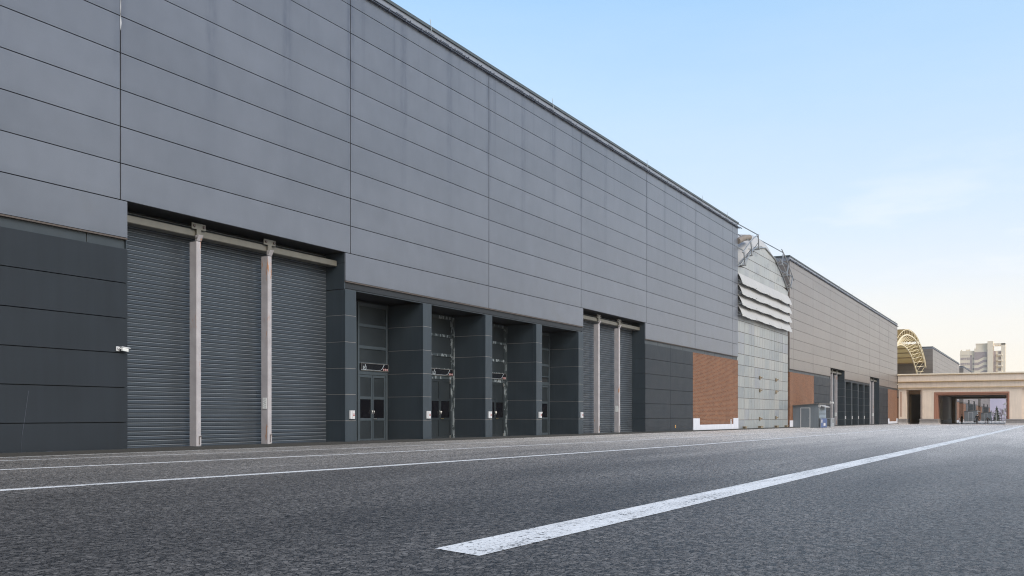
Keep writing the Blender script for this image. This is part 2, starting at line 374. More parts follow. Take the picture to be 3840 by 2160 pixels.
def build_hall():
    h = thing('exhibition_hall', (FX, 37.42, 0), 'nearest and largest dark grey clad exhibition hall filling the left of the street', 'exhibition hall', 'long grey clad exhibition halls in a row')
    rnd = random.Random(3)
    # body
    b = MB()
    b.box(-DEP, -2.2, -HL+.1, HL-.1, -3, 17.3, 0)
    b.box(-2.2, -.06, -HL+.1, HL-.1, 7.2, 17.3, 0)
    for s0, s1 in ((-HL+.1, -19.99), (19.99, HL-.1)): b.box(-2.2, -.14, s0, s1, -3, 7.2, 0)
    b.box(-2.2, -.06, -10.41, 10.41, 5.83, 7.2, 1)
    for a, c in OPN: b.box(-2.2, -1.05, a-.02, c+.02, -3, 7.2, 0)
    b.obj('body', [M['core'], M['soffit']], h)
    # cladding: every panel a thin tray with open joints
    b = MB(); g = .013
    def tray(v0, v1, z0, z1, side=None):
        j = [rnd.uniform(-.003, .003) for _ in range(4)]; x0 = -.05
        if side is None:
            h_ = .021; vs = [(x0, v0+h_, z0+g), (x0, v1-h_, z0+g), (x0, v1-h_, z1-g), (x0, v0+h_, z1-g)]
            fr = [(j[i], p[1], p[2]) for i, p in enumerate(vs)]
        else:
            s = -HL if side < 0 else HL
            vs = [(v0+g, s-side*.08, z0+g), (v1-g, s-side*.08, z0+g), (v1-g, s-side*.08, z1-g), (v0+g, s-side*.08, z1-g)]
            fr = [(p[0], s+side*j[i]*.5, p[2]) for i, p in enumerate(vs)]
        q = vs + fr
        fs = [(4,5,6,7), (0,1,5,4), (1,2,6,5), (2,3,7,6), (3,0,4,7)]
        if side is not None and side > 0: fs = [f[::-1] for f in fs]
        b.add(q, fs)
    for i in range(len(VJ)-1):
        for k in range(len(ZR)-1):
            if k == 0: continue
            tray(VJ[i], VJ[i+1], ZR[k], ZR[k+1])
    low = [-HL, -39.9, -30.1, -19.97], [-10.43, 0., 10.43], [19.97, 30.1, 39.9, HL]
    for seg in low:
        for i in range(len(seg)-1): tray(seg[i], seg[i+1], ZR[0], ZR[1])
    XJ = [-DEP, -40, -30, -20, -10, 0]
    for side in (-1, 1):
        for i in range(len(XJ)-1):
            for k in range(len(ZR)-1): tray(XJ[i], XJ[i+1], ZR[k], ZR[k+1], side)
    b.obj('cladding', M['clad'], h)
    rs = random.Random(8); b = MB(); zz = [12. + .23*i for i in range(22)]; L_ = []; R_ = []
    for z in zz:
        w_ = max(.003, rs.uniform(-.02, .032)); L_.append((.003, -20.22-w_*.4, z)); R_.append((.003, -20.22+w_, z))
    b.prism(L_ + R_[::-1], (.006, 0, 0)); b.obj('sealant_strip', M['white'], h)
    # dripped edge of the cladding, parapet, cable tray
    b = MB()
    for seg in low: b.box(-.10, .004, seg[0]+.02, seg[-1]-.02, 6.055, 6.098)
    b.obj('drip_edge', M['rowline'], h)
    b = MB(); v = -HL; 
    while v < HL - .1:
        v1 = min(v + 2.53, HL); b.box(-.3, -.012, v+.006, v1-.006, 17.2, 17.62); v = v1
    b.box(-DEP, -.3, -HL+.01, -HL+.3, 17.2, 17.62); b.box(-DEP, -.3, HL-.3, HL-.01, 17.2, 17.62)
    b.obj('fascia', M['fascia'], h)
    b = MB(); b.box(-.55, .05, -HL-.13, HL+.13, 17.622, 17.75); b.box(-DEP, -.55, -HL-.13, -HL+.45, 17.622, 17.75); b.box(-DEP, -.55, HL-.45, HL+.13, 17.622, 17.75)
    b.obj('parapet_cap', M['cap'], h)
    b = MB(); b.box(-DEP, -.3, -HL+.3, HL-.3, 17.3, 17.42); b.obj('roof', M['fascia'], h)
    b = MB()
    b.box(0.006, .12, -HL-.1, HL+.2, 17.235, 17.26)
    b.tube([(.05, -HL-.1, 17.30), (.05, HL+.2, 17.30)], .032, 6); b.tube([(.11, -HL-.1, 17.31), (.11, HL+.25, 17.31)], .024, 6)
    v = -HL
    while v < HL:
        b.box(.01, .14, v, v+.05, 17.21, 17.35); 
        if rnd.random() < .75: b.ball((.11, v+.35, 17.365), .035, 6)
        if rnd.random() < .4: b.box(.04, .13, v+.5, v+.95, 17.335, 17.37)
        v += 1.12
    b.obj('cable_tray', M['tray'], h)
    for v in (-14.5, -5., 6.35, 20., 31.5, 38.):
        b = MB(); b.tube([(.1, v+.15, 17.35), (.14, v+.03, 17.6), (.1, v, 17.98)], .014, 6); b.obj('lightning_rod', M['signwhite'], h)
    # frieze under the cladding
    b = MB()
    for seg in low:
        v = seg[0]+.03; end = seg[-1]-.03
        b.box(-.2, -.135, v, end, 5.80, 6.10, 1)
        while v < end-.02:
            v1 = min(v+2.53, end); b.box(-.135, -.10, v+.012, v1-.012, 5.80, 6.054, 0); v = v1
        b.box(-.15, -.05, seg[0]+.01, seg[-1]-.01, 5.775, 5.797, 0)
    b.obj('frieze', [M['frieze'], M['tan']], h)
    # charcoal panels left and right of the gates
    for sgn in (-1, 1):
        b = MB()
        cuts = sorted([sgn*19.97, sgn*24.75, sgn*29.6])
        for i in range(2):
            zz = [-3.] + BZ
            for k in range(6):
                b.box(-.12, -.008+rnd.uniform(-.003, .003), cuts[i]+.009, cuts[i+1]-.009, zz[k]+.012, zz[k+1]-.012)
        b.obj('charcoal_panelling', M['base'], h)
    for sgn in (-1, 1):
        a, c = sorted([sgn*29.6, sgn*(HL-.01)])
        b = MB(); b.box(-.16, -.004, a+.004, c, .12, 5.77); 
        if sgn < 0: b.box(-DEP, -.16, a, a+.2, -3, 5.77)
        else: b.box(-DEP, -.16, c-.2, c, -3, 5.77)
        b.obj('brick_wall', M['brick'], h)
        b = MB()
        out, inn = (c, a) if sgn > 0 else (a, c)
        pts = [(a+.006, -3), (c+.02, -3), (c+.02, .78), (c-1.45, .78), (c-1.45, .28), (a+1.5, .28), (a+1.5, .78), (a+.006, .78)]
        b.prism([(-.14, p[0], p[1]) for p in pts], (.18, 0, 0)); b.obj('plinth', M['plinth'], h)
    # roller gates
    for a, c in OPN:
        p1, p2 = a + 2.85, a + 5.94
        for s0, s1 in ((a, p1), (p1, p2), (p2, c)):
            b = MB(); z = -.45; P = .137
            while z < 7.0:
                t = rnd.uniform(-.006, .006); x = -.96
                prof = [(x-.012, z), (x+.010+t, z+.030), (x+.012+t, z+.065), (x+.004, z+.104), (x-.014, z+.110)]
                for q in range(4):
                    b.add([(prof[q][0], s0, prof[q][1]), (prof[q][0], s1, prof[q][1]), (prof[q+1][0], s1, prof[q+1][1]), (prof[q+1][0], s0, prof[q+1][1])], [(0,1,2,3)])
                b.add([(x-.014, s0, z+.110), (x-.014, s1, z+.110), (x+.022, s1, z+.116), (x+.022, s0, z+.116)], [(0,1,2,3)], 1)
                b.add([(x+.022, s0, z+.116), (x+.022, s1, z+.116), (x+.022, s1, z+.133), (x+.022, s0, z+.133)], [(0,1,2,3)], 1)
                b.add([(x+.022, s0, z+.133), (x+.022, s1, z+.133), (x-.012, s1, z+P), (x-.012, s0, z+P)], [(0,1,2,3)], 1)
                z += P
            b.obj('roller_shutter', [M['shutter'], M['shutter_lip']], h)
        for p in (p1, p2):
            b = MB(); x0, x1, y0, y1 = -.62, -.30, p-.10, p+.085
            cb = .02
            pl = [(x0, y0), (x1-cb, y0), (x1, y0+cb), (x1, y1-cb), (x1-cb, y1), (x0, y1)]
            b.prism([(q[0], q[1], -.6) for q in pl], (0, 0, 7.1))
            b.prism([(x1-.06, y0-.0, 6.52), (x1+.004, y0, 6.52), (x1+.10, y0, 6.7), (x1-.06, y0, 6.7)], (0, .18, 0))
            b.prism([(x1+.003, p-.02, .05), (x1+.003, p+.07, .05), (x1+.003, p+.07, .36), (x1+.003, p-.02, .36)], (.012, 0, 0), 0)
            b.box(x1+.004, x1+.03, p-.01, p+.0, .08, .33, 1); b.box(x1+.004, x1+.03, p-.01, p+.075, .32, .345, 1)
            b.obj('shutter_post', [M['post'], M['bolt']], h)
            b = MB(); xb = -.36
            b.box(xb, xb+.05, p-.27, p+.27, 6.88, 7.07, 0); b.box(xb, xb+.05, p-.085, p+.085, 6.62, 6.88, 0); b.box(xb-.02, xb+.09, p-.1, p+.1, 6.58, 6.62, 0)
            for q in (-.19, .19): b.tube([(xb+.05, p+q, 6.98), (xb+.085, p+q, 6.98)], .045, 8, 1)
            b.obj('hanger_bracket', [M['beam'], M['bolt']], h)
        b = MB(); cb = .02
        pl = [(-.78, 6.66), (-.42, 6.66), (-.40, 6.68), (-.40, 6.86), (-.42, 6.88), (-.78, 6.88)]
        b.prism([(q[0], a+.0, q[1]) for q in pl], (0, c-a-.02, 0)); b.obj('track_beam', M['beam'], h)
    # reveals of the gates that are not the portal columns
    for (v0, v1), (a, c) in zip(((-20.0, -19.975), (19.965, 20.0)), OPN):
        zz = [-3.] + BZ + [7.16]; b = MB()
        for k in range(7): b.box(-1.04, -.05, v0, v1, zz[k]+.006, zz[k+1]-.006)
        b.obj('gate_reveal', M['col'], h)
        b = MB(); b.box(-1.05, -.06, a, c, 7.167, 7.19); b.obj('gate_soffit', M['soffit'], h)
    # portal columns, panels one metre high with pale joints
    for i, (a, c) in enumerate(COLS):
        b = MB(); top = 7.16 if i == 0 else 5.77
        b.box(-1.85, -.008, a+.008, c-.008, -3, 5.77, 1)
        zz = [-3.] + BZ
        for k in range(6):
            z0, z1 = zz[k]+.007, min(zz[k+1], 5.775)-.007
            b.box(-1.85, -.152, a, c, z0, z1, 0); b.box(-.147, 0., a, c, z0, z1, 0)
        if i in (0, 4):                       # upper part facing the gate
            s = a if i == 0 else c
            q0, q1 = (s, s+.05) if i == 0 else (s-.05, s)
            for z0, z1 in ((5.79, 6.77), (6.785, 7.16)): b.box(-1.05, -.055, q0, q1, z0+.006, z1-.006, 0)
        b.obj('portal_column', [M['col'], M['joint']], h)
    # entrances between the columns
    for i in range(4):
        a, c = COLS[i][1], COLS[i+1][0]; worn = i in (1, 2)
        fr = M['peel'] if worn else M['door']
        b = MB(); b.box(-2.19, -1.86, a, c, -3, 5.8); b.obj('entrance_wall', M['soffit'], h)
        mid = (a+c)/2
        for s0, s1 in ((a+.08, mid-.04), (mid+.04, c-.17)):
            e = None
            b = MB(); X = -1.86; w = s1-s0
            for q in (s0, s1-.10): b.box(X, X+.10, q, q+.10, -.45, 5.72)
            for z0, z1 in ((2.72, 2.90), (3.18, 3.24), (3.80, 3.93), (4.72, 4.84), (5.58, 5.72)): b.box(X, X+.088, s0+.10, s1-.10, z0, z1)
            for z0, z1 in ((3.24, 3.80), (3.93, 4.72), (4.84, 5.58)): b.box(X, X+.045, s0+.10, s1-.10, z0, z1, 1)
            if worn: b.box(X, X+.12, s1+.06, s1+.15, -.45, 5.7, 0)
            e = b.obj('entrance_door', [fr, M['doorpanel']], h)
            m = (s0+s1)/2
            for L, (d0, d1) in enumerate(((s0+.105, m-.008), (m+.008, s1-.105))):
                b = MB(); f = .085
                b.box(X+.01, X+.065, d0, d0+f, -.40, 2.71); b.box(X+.01, X+.065, d1-f, d1, -.40, 2.71)
                for z0, z1 in ((-.40, .02), (.78, .89), (1.68, 1.80), (2.60, 2.71)): b.box(X+.01, X+.065, d0+f, d1-f, z0, z1)
                b.box(X+.01, X+.035, d0+f, d1-f, .02, .78, 1); b.box(X+.01, X+.035, d0+f, d1-f, 1.80, 2.60, 1)
                b.box(X+.01, X+.035, d0+f, d1-f, .89, 1.68, 2)
                hy = d1-.05 if L == 0 else d0+.05
                b.tube([(X+.066, hy, 1.22), (X+.11, hy, 1.2), (X+.11, hy, 1.08), (X+.066, hy, 1.06)], .014, 6, 3)
                if L == 1: b.bar((X+.10, hy-.02, .855), (X+.10, hy+.20, .855), .025, .025, 4 if worn else 3)
                if worn:
                    oy = d0 if L == 0 else d1-.09
                    b.box(X+.066, X+.075, oy, oy+.09, 2.53, 2.70, 3); b.box(X+.066, X+.075, oy, oy+.09, -.1, .05, 3)
                b.obj('door_leaf', [M['peel'] if False else (M['doorpanel'] if worn else M['door']), M['doorpanel'], M['glass'], M['steel'], M['brass']], e)
    b = MB(); b.tube([(.0, -22.97, 1.64), (.0, -23.07, .95), (.0, -23.15, .46), (.0, -23.17, .02), (.0, -22.8, .03), (.0, -22.3, .05)], .004, 5); b.obj('scratch_mark', M['tray'], h)
    # raised slab in the recesses
    b = MB(); b.box(-1.9, -.02, -10.4, 10.4, -3, -.13)
    for a, c in OPN: b.box(-1.05, -.02, a+.01, c-.01, -3, -.13)
    b.obj('threshold', M['slab'], h)
    return h
hall = build_hall()
HTOP = 17.75
def place_hall(yc, label, skip=('scratch_mark', 'sealant_strip')):
    c = copy_tree(hall, None, skip); z0 = gz(yc) + .10
    c.location = (FX, yc, z0); c.scale = (1, 1, (HTOP - z0)/HTOP); c['label'] = label
    for o in c.children:
        if o.name.startswith('cladding'): o.material_slots[0].link = 'OBJECT'; o.material_slots[0].material = M['clad2']
    return c
hall.location.z = 0.
hall2 = place_hall(139.3, 'second grey exhibition hall, between the white arched link and the cream gateway')
hall3 = place_hall(285.6, 'third grey hall rising behind the cream gateway, left of the tower block')
hall4 = place_hall(387., 'distant grey hall seen through the gateway, the nearer of its two sheds before it')
hall5 = place_hall(488.5, 'farthest grey hall seen through the gateway, ending beside the spruce tree')

# small things fixed to the fronts -----------------------------------------------------
def P(h, x, v, z): return (h.location.x + x, h.location.y + v, h.location.z + z*h.scale.z)
def call_box():
    o = thing('call_box', (0,0,0), '', 'wall box', 'small white boxes on the portal columns')
    b = MB(); b.box(0, .07, -.13, .13, -.16, .16); b.box(.07, .076, -.04, -.034, -.15, .15, 1); b.obj('case', [M['white'], M['ink']], o)
    b = MB()
    for z in (.025, -.03):
        for q in (0, .03, .06, .085): b.box(.071, .075, .01+q, .01+q+.02, z-.016, z+.016, 0)
    b.obj('print', M['red'], o)
    return o
cb0 = call_box(); first = True
LB1 = ['white box with red print on the first column, beside the big roller gate', 'white box on the column between the tidy doors and the first peeling doors',
       'white box on the middle column of the nearest hall', 'white box on the fourth column, beside the half hidden doors', 'small white box on the last column, beside the farther roller gate of the nearest hall']
LB2 = ['white box on the first thin column of the second hall', 'white box on the second thin column of the second hall', 'white box on the third thin column of the second hall', 'white box on the fourth thin column of the second hall']
for h, labs in ((hall, LB1), (hall2, LB2)):
    for i, lb in enumerate(labs):
        o = cb0 if first else copy_tree(cb0); first = False
        a, c = COLS[i]; o.location = P(h, .003, (a+c)/2 + (.03 if h is hall else 0), 1.03); o['label'] = lb
        if h is hall2: o.scale = (1.2, 1.2, 1.2)
def notice():
    o = thing('notice_sheet', (0,0,0), '', 'notice', 'white notices on the gate posts')
    b = MB(); b.box(-.095, .095, -.012, 0, -.19, .19); b.box(-.1, .1, -.008, 0, -.205, -.19, 1); b.obj('sheet', [M['paper'], M['bolt']], o)
    b = MB(); b.box(-.06, .05, -.014, -.0125, .14, .15)
    for i, (p, q) in enumerate(((-.07,-.01),(.0,.06),(-.06,.02),(-.02,.07),(-.07,-.02),(0,.07),(-.05,-.01),(0,.06))):
        z = .09-.032*i; b.box(p, q, -.014, -.0125, z-.004, z+.004)
    b.obj('print', M['ink'], o)
    return o
nt = notice()
for i, (h, v, lb) in enumerate(((hall, OPN[0][0]+5.94-.101, 'white printed notice on the second post of the big nearest roller gate'),
        (hall, OPN[1][0]+5.94-.101, 'white printed notice on a post of the farther roller gate of the nearest hall'),
        (hall2, OPN[0][0]+5.94-.101, 'white notice on the gate post behind the grey shed'),
        (hall2, OPN[1][0]+5.94-.101, 'white notice on the post of the last roller gate before the gateway'))):
    o = nt if i == 0 else copy_tree(nt); o.location = P(h, -.45, v, 1.42); o['label'] = lb
    if h is hall2: o.scale = (1.5, 1.5, 1.3)
def wall_camera():
    o = thing('security_camera', (0,0,0), '', 'security camera', 'white wall cameras')
    b = MB(); b.box(0, .03, -.07, .07, -.09, .09); b.tube([(.03, .02, .02), (.08, .02, .02)], .055, 10); b.tube([(.08, .02, .02), (.13, .06, .01), (.13, .10, .01)], .025, 8)
    for q in (-.045, .045): b.disc((.031, q, -.06), .012, 'x', 8, 1)
    b.obj('wall_mount', [M['white'], M['bolt']], o)
    b = MB()
    b.prism([(.09, .09, .07), (.19, .09, .07), (.20, .09, .0), (.19, .09, -.07), (.09, .09, -.07), (.08, .09, .0)], (.02, .26, -.04), 0)
    b.obj('housing', [M['paper']], o)
    b = MB(); b.prism([(.075, .07, .075), (.205, .07, .075), (.215, .07, .055), (.205, .07, .088), (.075, .07, .088)], (.02, .36, -.035)); b.obj('sun_hood', M['white'], o)
    b = MB(); b.prism([(.10, .351, .02), (.20, .351, .02), (.20, .351, -.09), (.10, .351, -.09)], (.002, .03, -.004)); b.obj('lens', M['glass'], o)
    return o
cm = wall_camera(); cm.scale = (.72, .72, .72); cm.location = P(hall, .0, -20.32, 2.90); cm['label'] = 'white security camera on the charcoal panels beside the big roller gate'
c2 = copy_tree(cm); c2.location = P(hall2, .0, -20.4, 2.88); c2['label'] = 'white security camera high on the wall behind the grey shed'; c2.scale = (1.6, 1.5, 1.4)

def door_sign():
    """black board: doorway pictogram with arrows at the left, a pale curve, three prohibition roundels at the right"""
    o = thing('door_sign', (0,0,0), '', 'sign', 'black door signs over the entrances')
    W, H = 1.84, .31
    b = MB(); b.box(0, .03, -W/2, W/2, 0, H, 0)
    for z in (0, H-.012): b.box(.03, .036, -W/2, W/2, z, z+.012, 1)
    for q in (-W/2, W/2-.012): b.box(.03, .036, q, q+.012, .012, H-.012, 1)
    b.obj('board', [M['signblack'], M['signframe']], o)
    b = MB(); x = .032; L = -W/2+.13
    b.box(x, x+.003, L, L+.03, .055, .19); b.box(x, x+.003, L+.18, L+.21, .055, .19); b.box(x, x+.003, L, L+.21, .04, .065)
    b.prism([(x, L+.07, .115), (x, L+.095, .08), (x, L+.12, .115)], (.003, 0, 0)); b.box(x, x+.003, L+.085, L+.105, .115, .17)
    b.prism([(x, L+.12, .215), (x, L+.15, .27), (x, L+.18, .215)], (.003, 0, 0)); b.box(x, x+.003, L+.14, L+.16, .16, .215)
    b.obj('doorway_symbol', M['signwhite'], o)
    b = MB(); lo = [(-W/2+.012, .030), (.28, .030), (.36, .036), (.43, .058), (.50, .10), (.565, .17), (.62, .24), (.66, .297)]
    up = [(-W/2+.012, .042), (.27, .042), (.34, .048), (.41, .072), (.475, .115), (.535, .18), (.585, .25), (.61, .297)]
    n = len(lo); b.add([(x+.002, p[0], p[1]) for p in lo] + [(x+.002, p[0], p[1]) for p in up], [(i, i+1, n+i+1, n+i) for i in range(n-1)])
    b.obj('curved_stripe', M['signline'], o)
    for q in (.60, .72, .84):
        b = MB(); c = (x+.002, q, .08); b.disc((x+.002, q, .08), .05, 'x', 16, 0); b.disc((x+.004, q, .08), .05, 'x', 16, 1, .038)
        b.bar((x+.004, q-.03, .108), (x+.004, q+.03, .052), .002, .012, 1); b.box(x+.003, x+.0045, q-.014, q+.012, .055, .10, 2)
        b.obj('prohibition_symbol', [M['white'], M['red'], M['signblack']], o)
    return o
sg = door_sign(); first = True
for i, lb in ((0, 'black sign over the tidy blue-grey doors nearest the big roller gate'), (1, 'black sign over the first doors with peeling frames'), (2, 'black sign over the second peeling doors, half hidden by the column')):
    o = sg if first else copy_tree(sg); first = False
    c = COLS[i+1][0]; o.location = P(hall, -1.755, c-.17-.9+(-.02), 2.885); o['label'] = lb
b = MB(); b.box(0, .012, -.07, .07, -.1, .1); b.box(.012, .014, -.04, .04, -.05, .05, 1)
tag(b.obj('warning_plate', [NT('orange_plate').fin((.75, .36, .03), .5), M['ink']], None, P(hall, .0, 25.75, .21)), 'tiny orange warning plate low on the charcoal panels by the brick', 'warning sign')
b = MB(); b.box(0, .06, -.09, .09, -.25, .25); b.box(.06, .065, -.05, .05, .1, .18, 1)
tag(b.obj('utility_box', [M['white'], M['ink']], None, P(hall, .0, 39.3, .42)), 'narrow white box at the right foot of the near brick wall', 'utility box')

# ------------------------------------------------------------------ white arched link between the first two halls
LC, LH = 88.15, 9.2
def gable_z(v):
    pts = [(0,16.98), (1.75,16.9), (3.7,16.45), (5.5,15.85), (7.,15.1), (9.3,13.85)]
    v = abs(v)
    for (a, z0), (c, z1) in zip(pts, pts[1:]):
        if v <= c: return z0 + (z1-z0)*(v-a)/(c-a)
    return pts[-1][1]
lk = thing('arched_link', (FX-.12, LC, 0), 'pale arched link building of milky panels with four fabric awnings between two halls', 'link building')
VX = [-LH, -7., -5.5, -3.7, -1.75, 0., 1.6, 3.7, 5.4, 7., LH]
b = MB(); rows = [-3, .61] + [.61+.966*k for k in range(1, 18)]; rl = random.Random(5)
for i in range(len(VX)-1):
    v0, v1 = VX[i], VX[i+1]
    for k in range(len(rows)-1):
        z0, z1 = rows[k], rows[k+1]
        t0, t1 = min(z1, gable_z(v0)), min(z1, gable_z(v1))
        if t0 <= z0+.02 and t1 <= z0+.02: continue
        t0, t1 = max(t0, z0+.01), max(t1, z0+.01); j = rl.uniform(-.004, .004); j2 = rl.uniform(-.004, .004)
        b.add([(0, v0+.001, z0+.012), (0, v1-.001, z0+.012), (0, v1-.001, t1-.012), (0, v0+.001, t0-.012),
               (.03+j, v0+.001, z0+.012), (.03+j2, v1-.001, z0+.012), (.05+j2, v1-.001, t1-.012), (.05+j, v0+.001, t0-.012)],
              [(4,5,6,7), (0,1,5,4), (1,2,6,5), (2,3,7,6), (3,0,4,7)], rl.choice((0, 1, 1, 2, 2, 3, 4)))
b.obj('panel_wall', M['linkpanel'], lk)
b = MB()
prof = [(-LH, -3)] + [(v, gable_z(v)-.03) for v in (-LH, -7., -3.7, 0, 3.7, 7., LH)] + [(LH, -3)]
b.prism([(-.06, p[0], p[1]) for p in prof][::-1], (.05, 0, 0))
for z in rows[1:]:
    if z < 13.9: b.box(.0, .062, -LH, LH, z-.018, z+.018)
    elif z < 16.9:
        w = max(v/20 for v in range(0, 190) if gable_z(v/20) > z); b.box(.0, .062, -w, w, z-.018, z+.018)
b.obj('seam_frame', M['rowline'], lk)
b = MB()
for v in VX[1:-1] + [-8.6, -4.6, -2.7, -.9, .8, 2.4, 4.6, 6.2, 8.3]: b.box(.056, .062 + (.001 if v in VX else 0), v-.022, v+.022, gz(LC)-.3, min(9.9, gable_z(v)))
b.obj('mullions', M['membrane'], lk)
b = MB(); ring = []
NA = 26
for s, (x, up, wd) in enumerate(((.08, 0., 1.), (-.35, .75, 1.0), (-.9, 1.15, 1.0), (-2.2, 1.35, 1.), (-8, 1.4, 1.), (-44, 1.4, 1.))):
    for i in range(NA+1):
        v = (-1 + 2*i/NA)*LH; a = v/LH
        g = gable_z(v); sm = 13.9 + 3.15*(1-abs(a)**2.1)
        zz = g if s == 0 else (g*.35+sm*.65) + up*(1-abs(a)**2.4)
        ring.append((x, v*wd, zz))
fs = []
for s in range(5):
    for i in range(NA): fs.append((s*(NA+1)+i, s*(NA+1)+i+1, (s+1)*(NA+1)+i+1, (s+1)*(NA+1)+i))
b.add(ring, fs, 0, True); b.obj('membrane_roof', M['membrane'], lk)
b = MB(); pts = [(.1, v, gable_z(v)) for v in (-LH, -7., -3.7, 0, 3.7, 7., LH)]
b.tube(pts, .07, 6); b.obj('gable_edge_tube', M['tubes'], lk)
# outriggers: bracket, leg, sloping strut; arcs run round over them
def arch_pt(v, off):
    e = .05; s = Vector((0, 1, (gable_z(v+e)-gable_z(v-e))/(2*e))).normalized(); n = Vector((0, -s.z, s.y))
    return Vector((0, v, gable_z(v))) + n*off
vs = [-8.6, -6.4, -4.1, 4.6, 6.6, 8.4]
for v in vs:
    b = MB(); base = arch_pt(v, -.15); knee = arch_pt(v, 1.15); tip = arch_pt(v*1.0, 1.9)
    A = (.55, base.y, base.z); K = (.60, knee.y, knee.z); T = (-1.9, tip.y, tip.z + .9)
    b.bar((.0, base.y-.12, base.z), (.62, base.y-.12, base.z), .06, .06); b.bar((.0, base.y+.12, base.z), (.62, base.y+.12, base.z), .06, .06)
    b.bar(A, K, .09, .09); b.bar(K, T, .09, .09); b.bar((.1, base.y, base.z+.1), (.58, (base.y+knee.y)/2, (base.z+knee.z)/2), .04, .04)
    b.obj('outrigger', M['tubes'], lk)
for sgn in (-1, 1):
    rng = [sgn*(3.9 + 5.1*i/10) for i in range(11)]
    b = MB()
    b.tube([Vector((.60, 0, 0)) + arch_pt(v, 1.15) for v in rng], .05, 6); b.tube([Vector((.5, 0, 0)) + arch_pt(v, .12) for v in rng], .05, 6)
    b.tube([Vector((-1.9, 0, .9)) + arch_pt(v, 1.9) for v in rng], .05, 6)
    b.obj('arc_rail', M['tubes'], lk)
b = MB(); b.tube([(.1, -9.3, 16.1), (.05, -7.2, 16.75), (.0, -5.3, 17.1)], .27, 10, 0); b.obj('rolled_tarpaulin', M['tarp'], lk)
# awnings
for k in range(4):
    zt = 13.43-.93*k; b = MB(); n = 40; vsx = []; rr = random.Random(k+11)
    ph = rr.random()*6
    for r_ in range(5):
        t = r_/4
        for i in range(n+1):
            v = -LH + 2*LH*i/n
            wav = .030*math.sin(v*1.37+ph) + .02*math.sin(v*.6+k) + .012*math.sin(v*4.3)
            vsx.append((0.07 + .44*t + .05*math.sin(math.pi*t), v, zt - 1.02*t + t*wav + (.02*math.sin(v*6)*t)))
    b.add(vsx, [(r_*(n+1)+i, r_*(n+1)+i+1, (r_+1)*(n+1)+i+1, (r_+1)*(n+1)+i) for r_ in range(4) for i in range(n)], 0, True)
    o = b.obj('awning', M['membrane'], lk)
    b = MB()
    for v in (-9.1, -4.6, 0, 4.6, 9.1): b.bar((.03, v, zt-.55), (.50, v, zt-.90), .05, .05); b.bar((.03, v, zt-.85), (.45, v, zt-.88), .05, .05)
    b.obj('awning_arm', M['tubes'], o)
for v, zz in ((-1.95, (4.5, 3.3, .66)), (4.1, (4.5, 3.3, .75))):
    for z in zz:
        b = MB(); b.box(.04, .16, v-.12, v+.12, z+.06, z+.13); b.box(.04, .18, v-.14, v+.14, z-.08, z-.02); b.tube([(.1, v, z-.14), (.1, v, z+.2)], .06, 8); b.tube([(.16, v+.05, z+.02), (.30, v+.12, z+.10)], .05, 8)
        b.obj('anchor_fitting', M['anchor'], lk)
for v in (-7.3, -2., 4., 8.):
    b = MB(); w = .32 if abs(v) < 5 else .2; g0 = gz(LC+v); b.box(.05, .3, v-w, v+w, -3, g0+.22); b.box(.03, .34, v-w-.06, v+w+.06, g0+.22, g0+.28); b.obj('anchor_block', M['anchor'], lk)

# ------------------------------------------------------------------ sheds in front of the halls
def build_shed():
    s = thing('shed', (0,0,0), '', 'shed', 'small grey lean-to sheds before the halls')
    W, L = 2.6, 4.0                           # out from the wall, along the street
    b = MB(); b.prism([(0, 0, -.5), (W, 0, -.5), (W, 0, 2.50), (0, 0, 2.30)], (0, L, 0)); b.obj('wall', M['shedwall'], s)
    b = MB(); b.prism([(-.02, -.18, 2.31), (W+.14, -.18, 2.51), (W+.14, -.18, 2.58), (-.02, -.18, 2.38)], (0, L+2.0, 0)); b.obj('roof', M['shedroof'], s)
    b = MB(); d0, d1 = .78, 1.78
    for p in (d0, d1-.06): b.box(p, p+.06, -.035, -.002, .0, 2.12)
    b.box(d0+.06, d1-.06, -.035, -.002, 2.06, 2.12); b.box(d0+.06, d1-.06, -.035, -.002, .0, .05)
    d = b.obj('door_frame', M['white'], s)
    b = MB(); b.box(d0+.06, d1-.06, -.018, -.002, .05, 2.06); o = b.obj('door', M['shedwall'], s)
    b = MB(); b.ball((d1-.13, -.05, 1.02), .035, 8); b.tube([(d1-.13, -.02, 1.02), (d1-.13, -.05, 1.02)], .015, 6); b.obj('handle', M['steel'], o)
    b = MB()
    b.box(W+.002, W+.03, .1, 3.6, .95, 2.0, 1)
    for k in range(7): b.prism([(W+.03, .15, 1.02+.135*k), (W+.09, .15, 1.0+.135*k), (W+.03, .15, 1.10+.135*k)], (0, 3.4, 0))
    b.obj('louvre', [M['louvre'], M['ink']], s)
    b = MB(); b.prism([(W+.02, .6, 2.40), (W+.55, .6, 2.22), (W+.55, .6, 2.15), (W+.02, .6, 2.33)], (0, 2.6, 0)); b.box(W, W+.2, .05, .3, 2.15, 2.42); b.obj('canopy_flap', M['membrane'], s)
    return s
sh = build_shed(); sh.location = (FX+.02, 99.2, gz(99.2)); sh['label'] = 'grey shed with a white framed door against the second hall'
s2 = copy_tree(sh); s2.location = (FX+.02, 349., gz(349.)); s2.scale = (1.5, 1.2, 1.5); s2['label'] = 'larger grey shed seen through the gateway, behind the walking adult'
s3 = copy_tree(sh); s3.location = (FX+.02, 450., gz(450.)); s3.scale = (1.5, 1.2, 1.5); s3['label'] = 'smaller looking far shed seen through the gateway, behind the child'
o = thing('display_board', (FX+2.72, 99.35, gz(99.3)), 'blue board standing by the louvred side of the grey shed', 'board')
b = MB(); b.box(0, .08, 0, 3.4, .02, .98); b.obj('panel', M['blue'], o)
b = MB()
for q in (0, 3.3): b.box(-.02, .1, q, q+.1, -.3, 1.02)
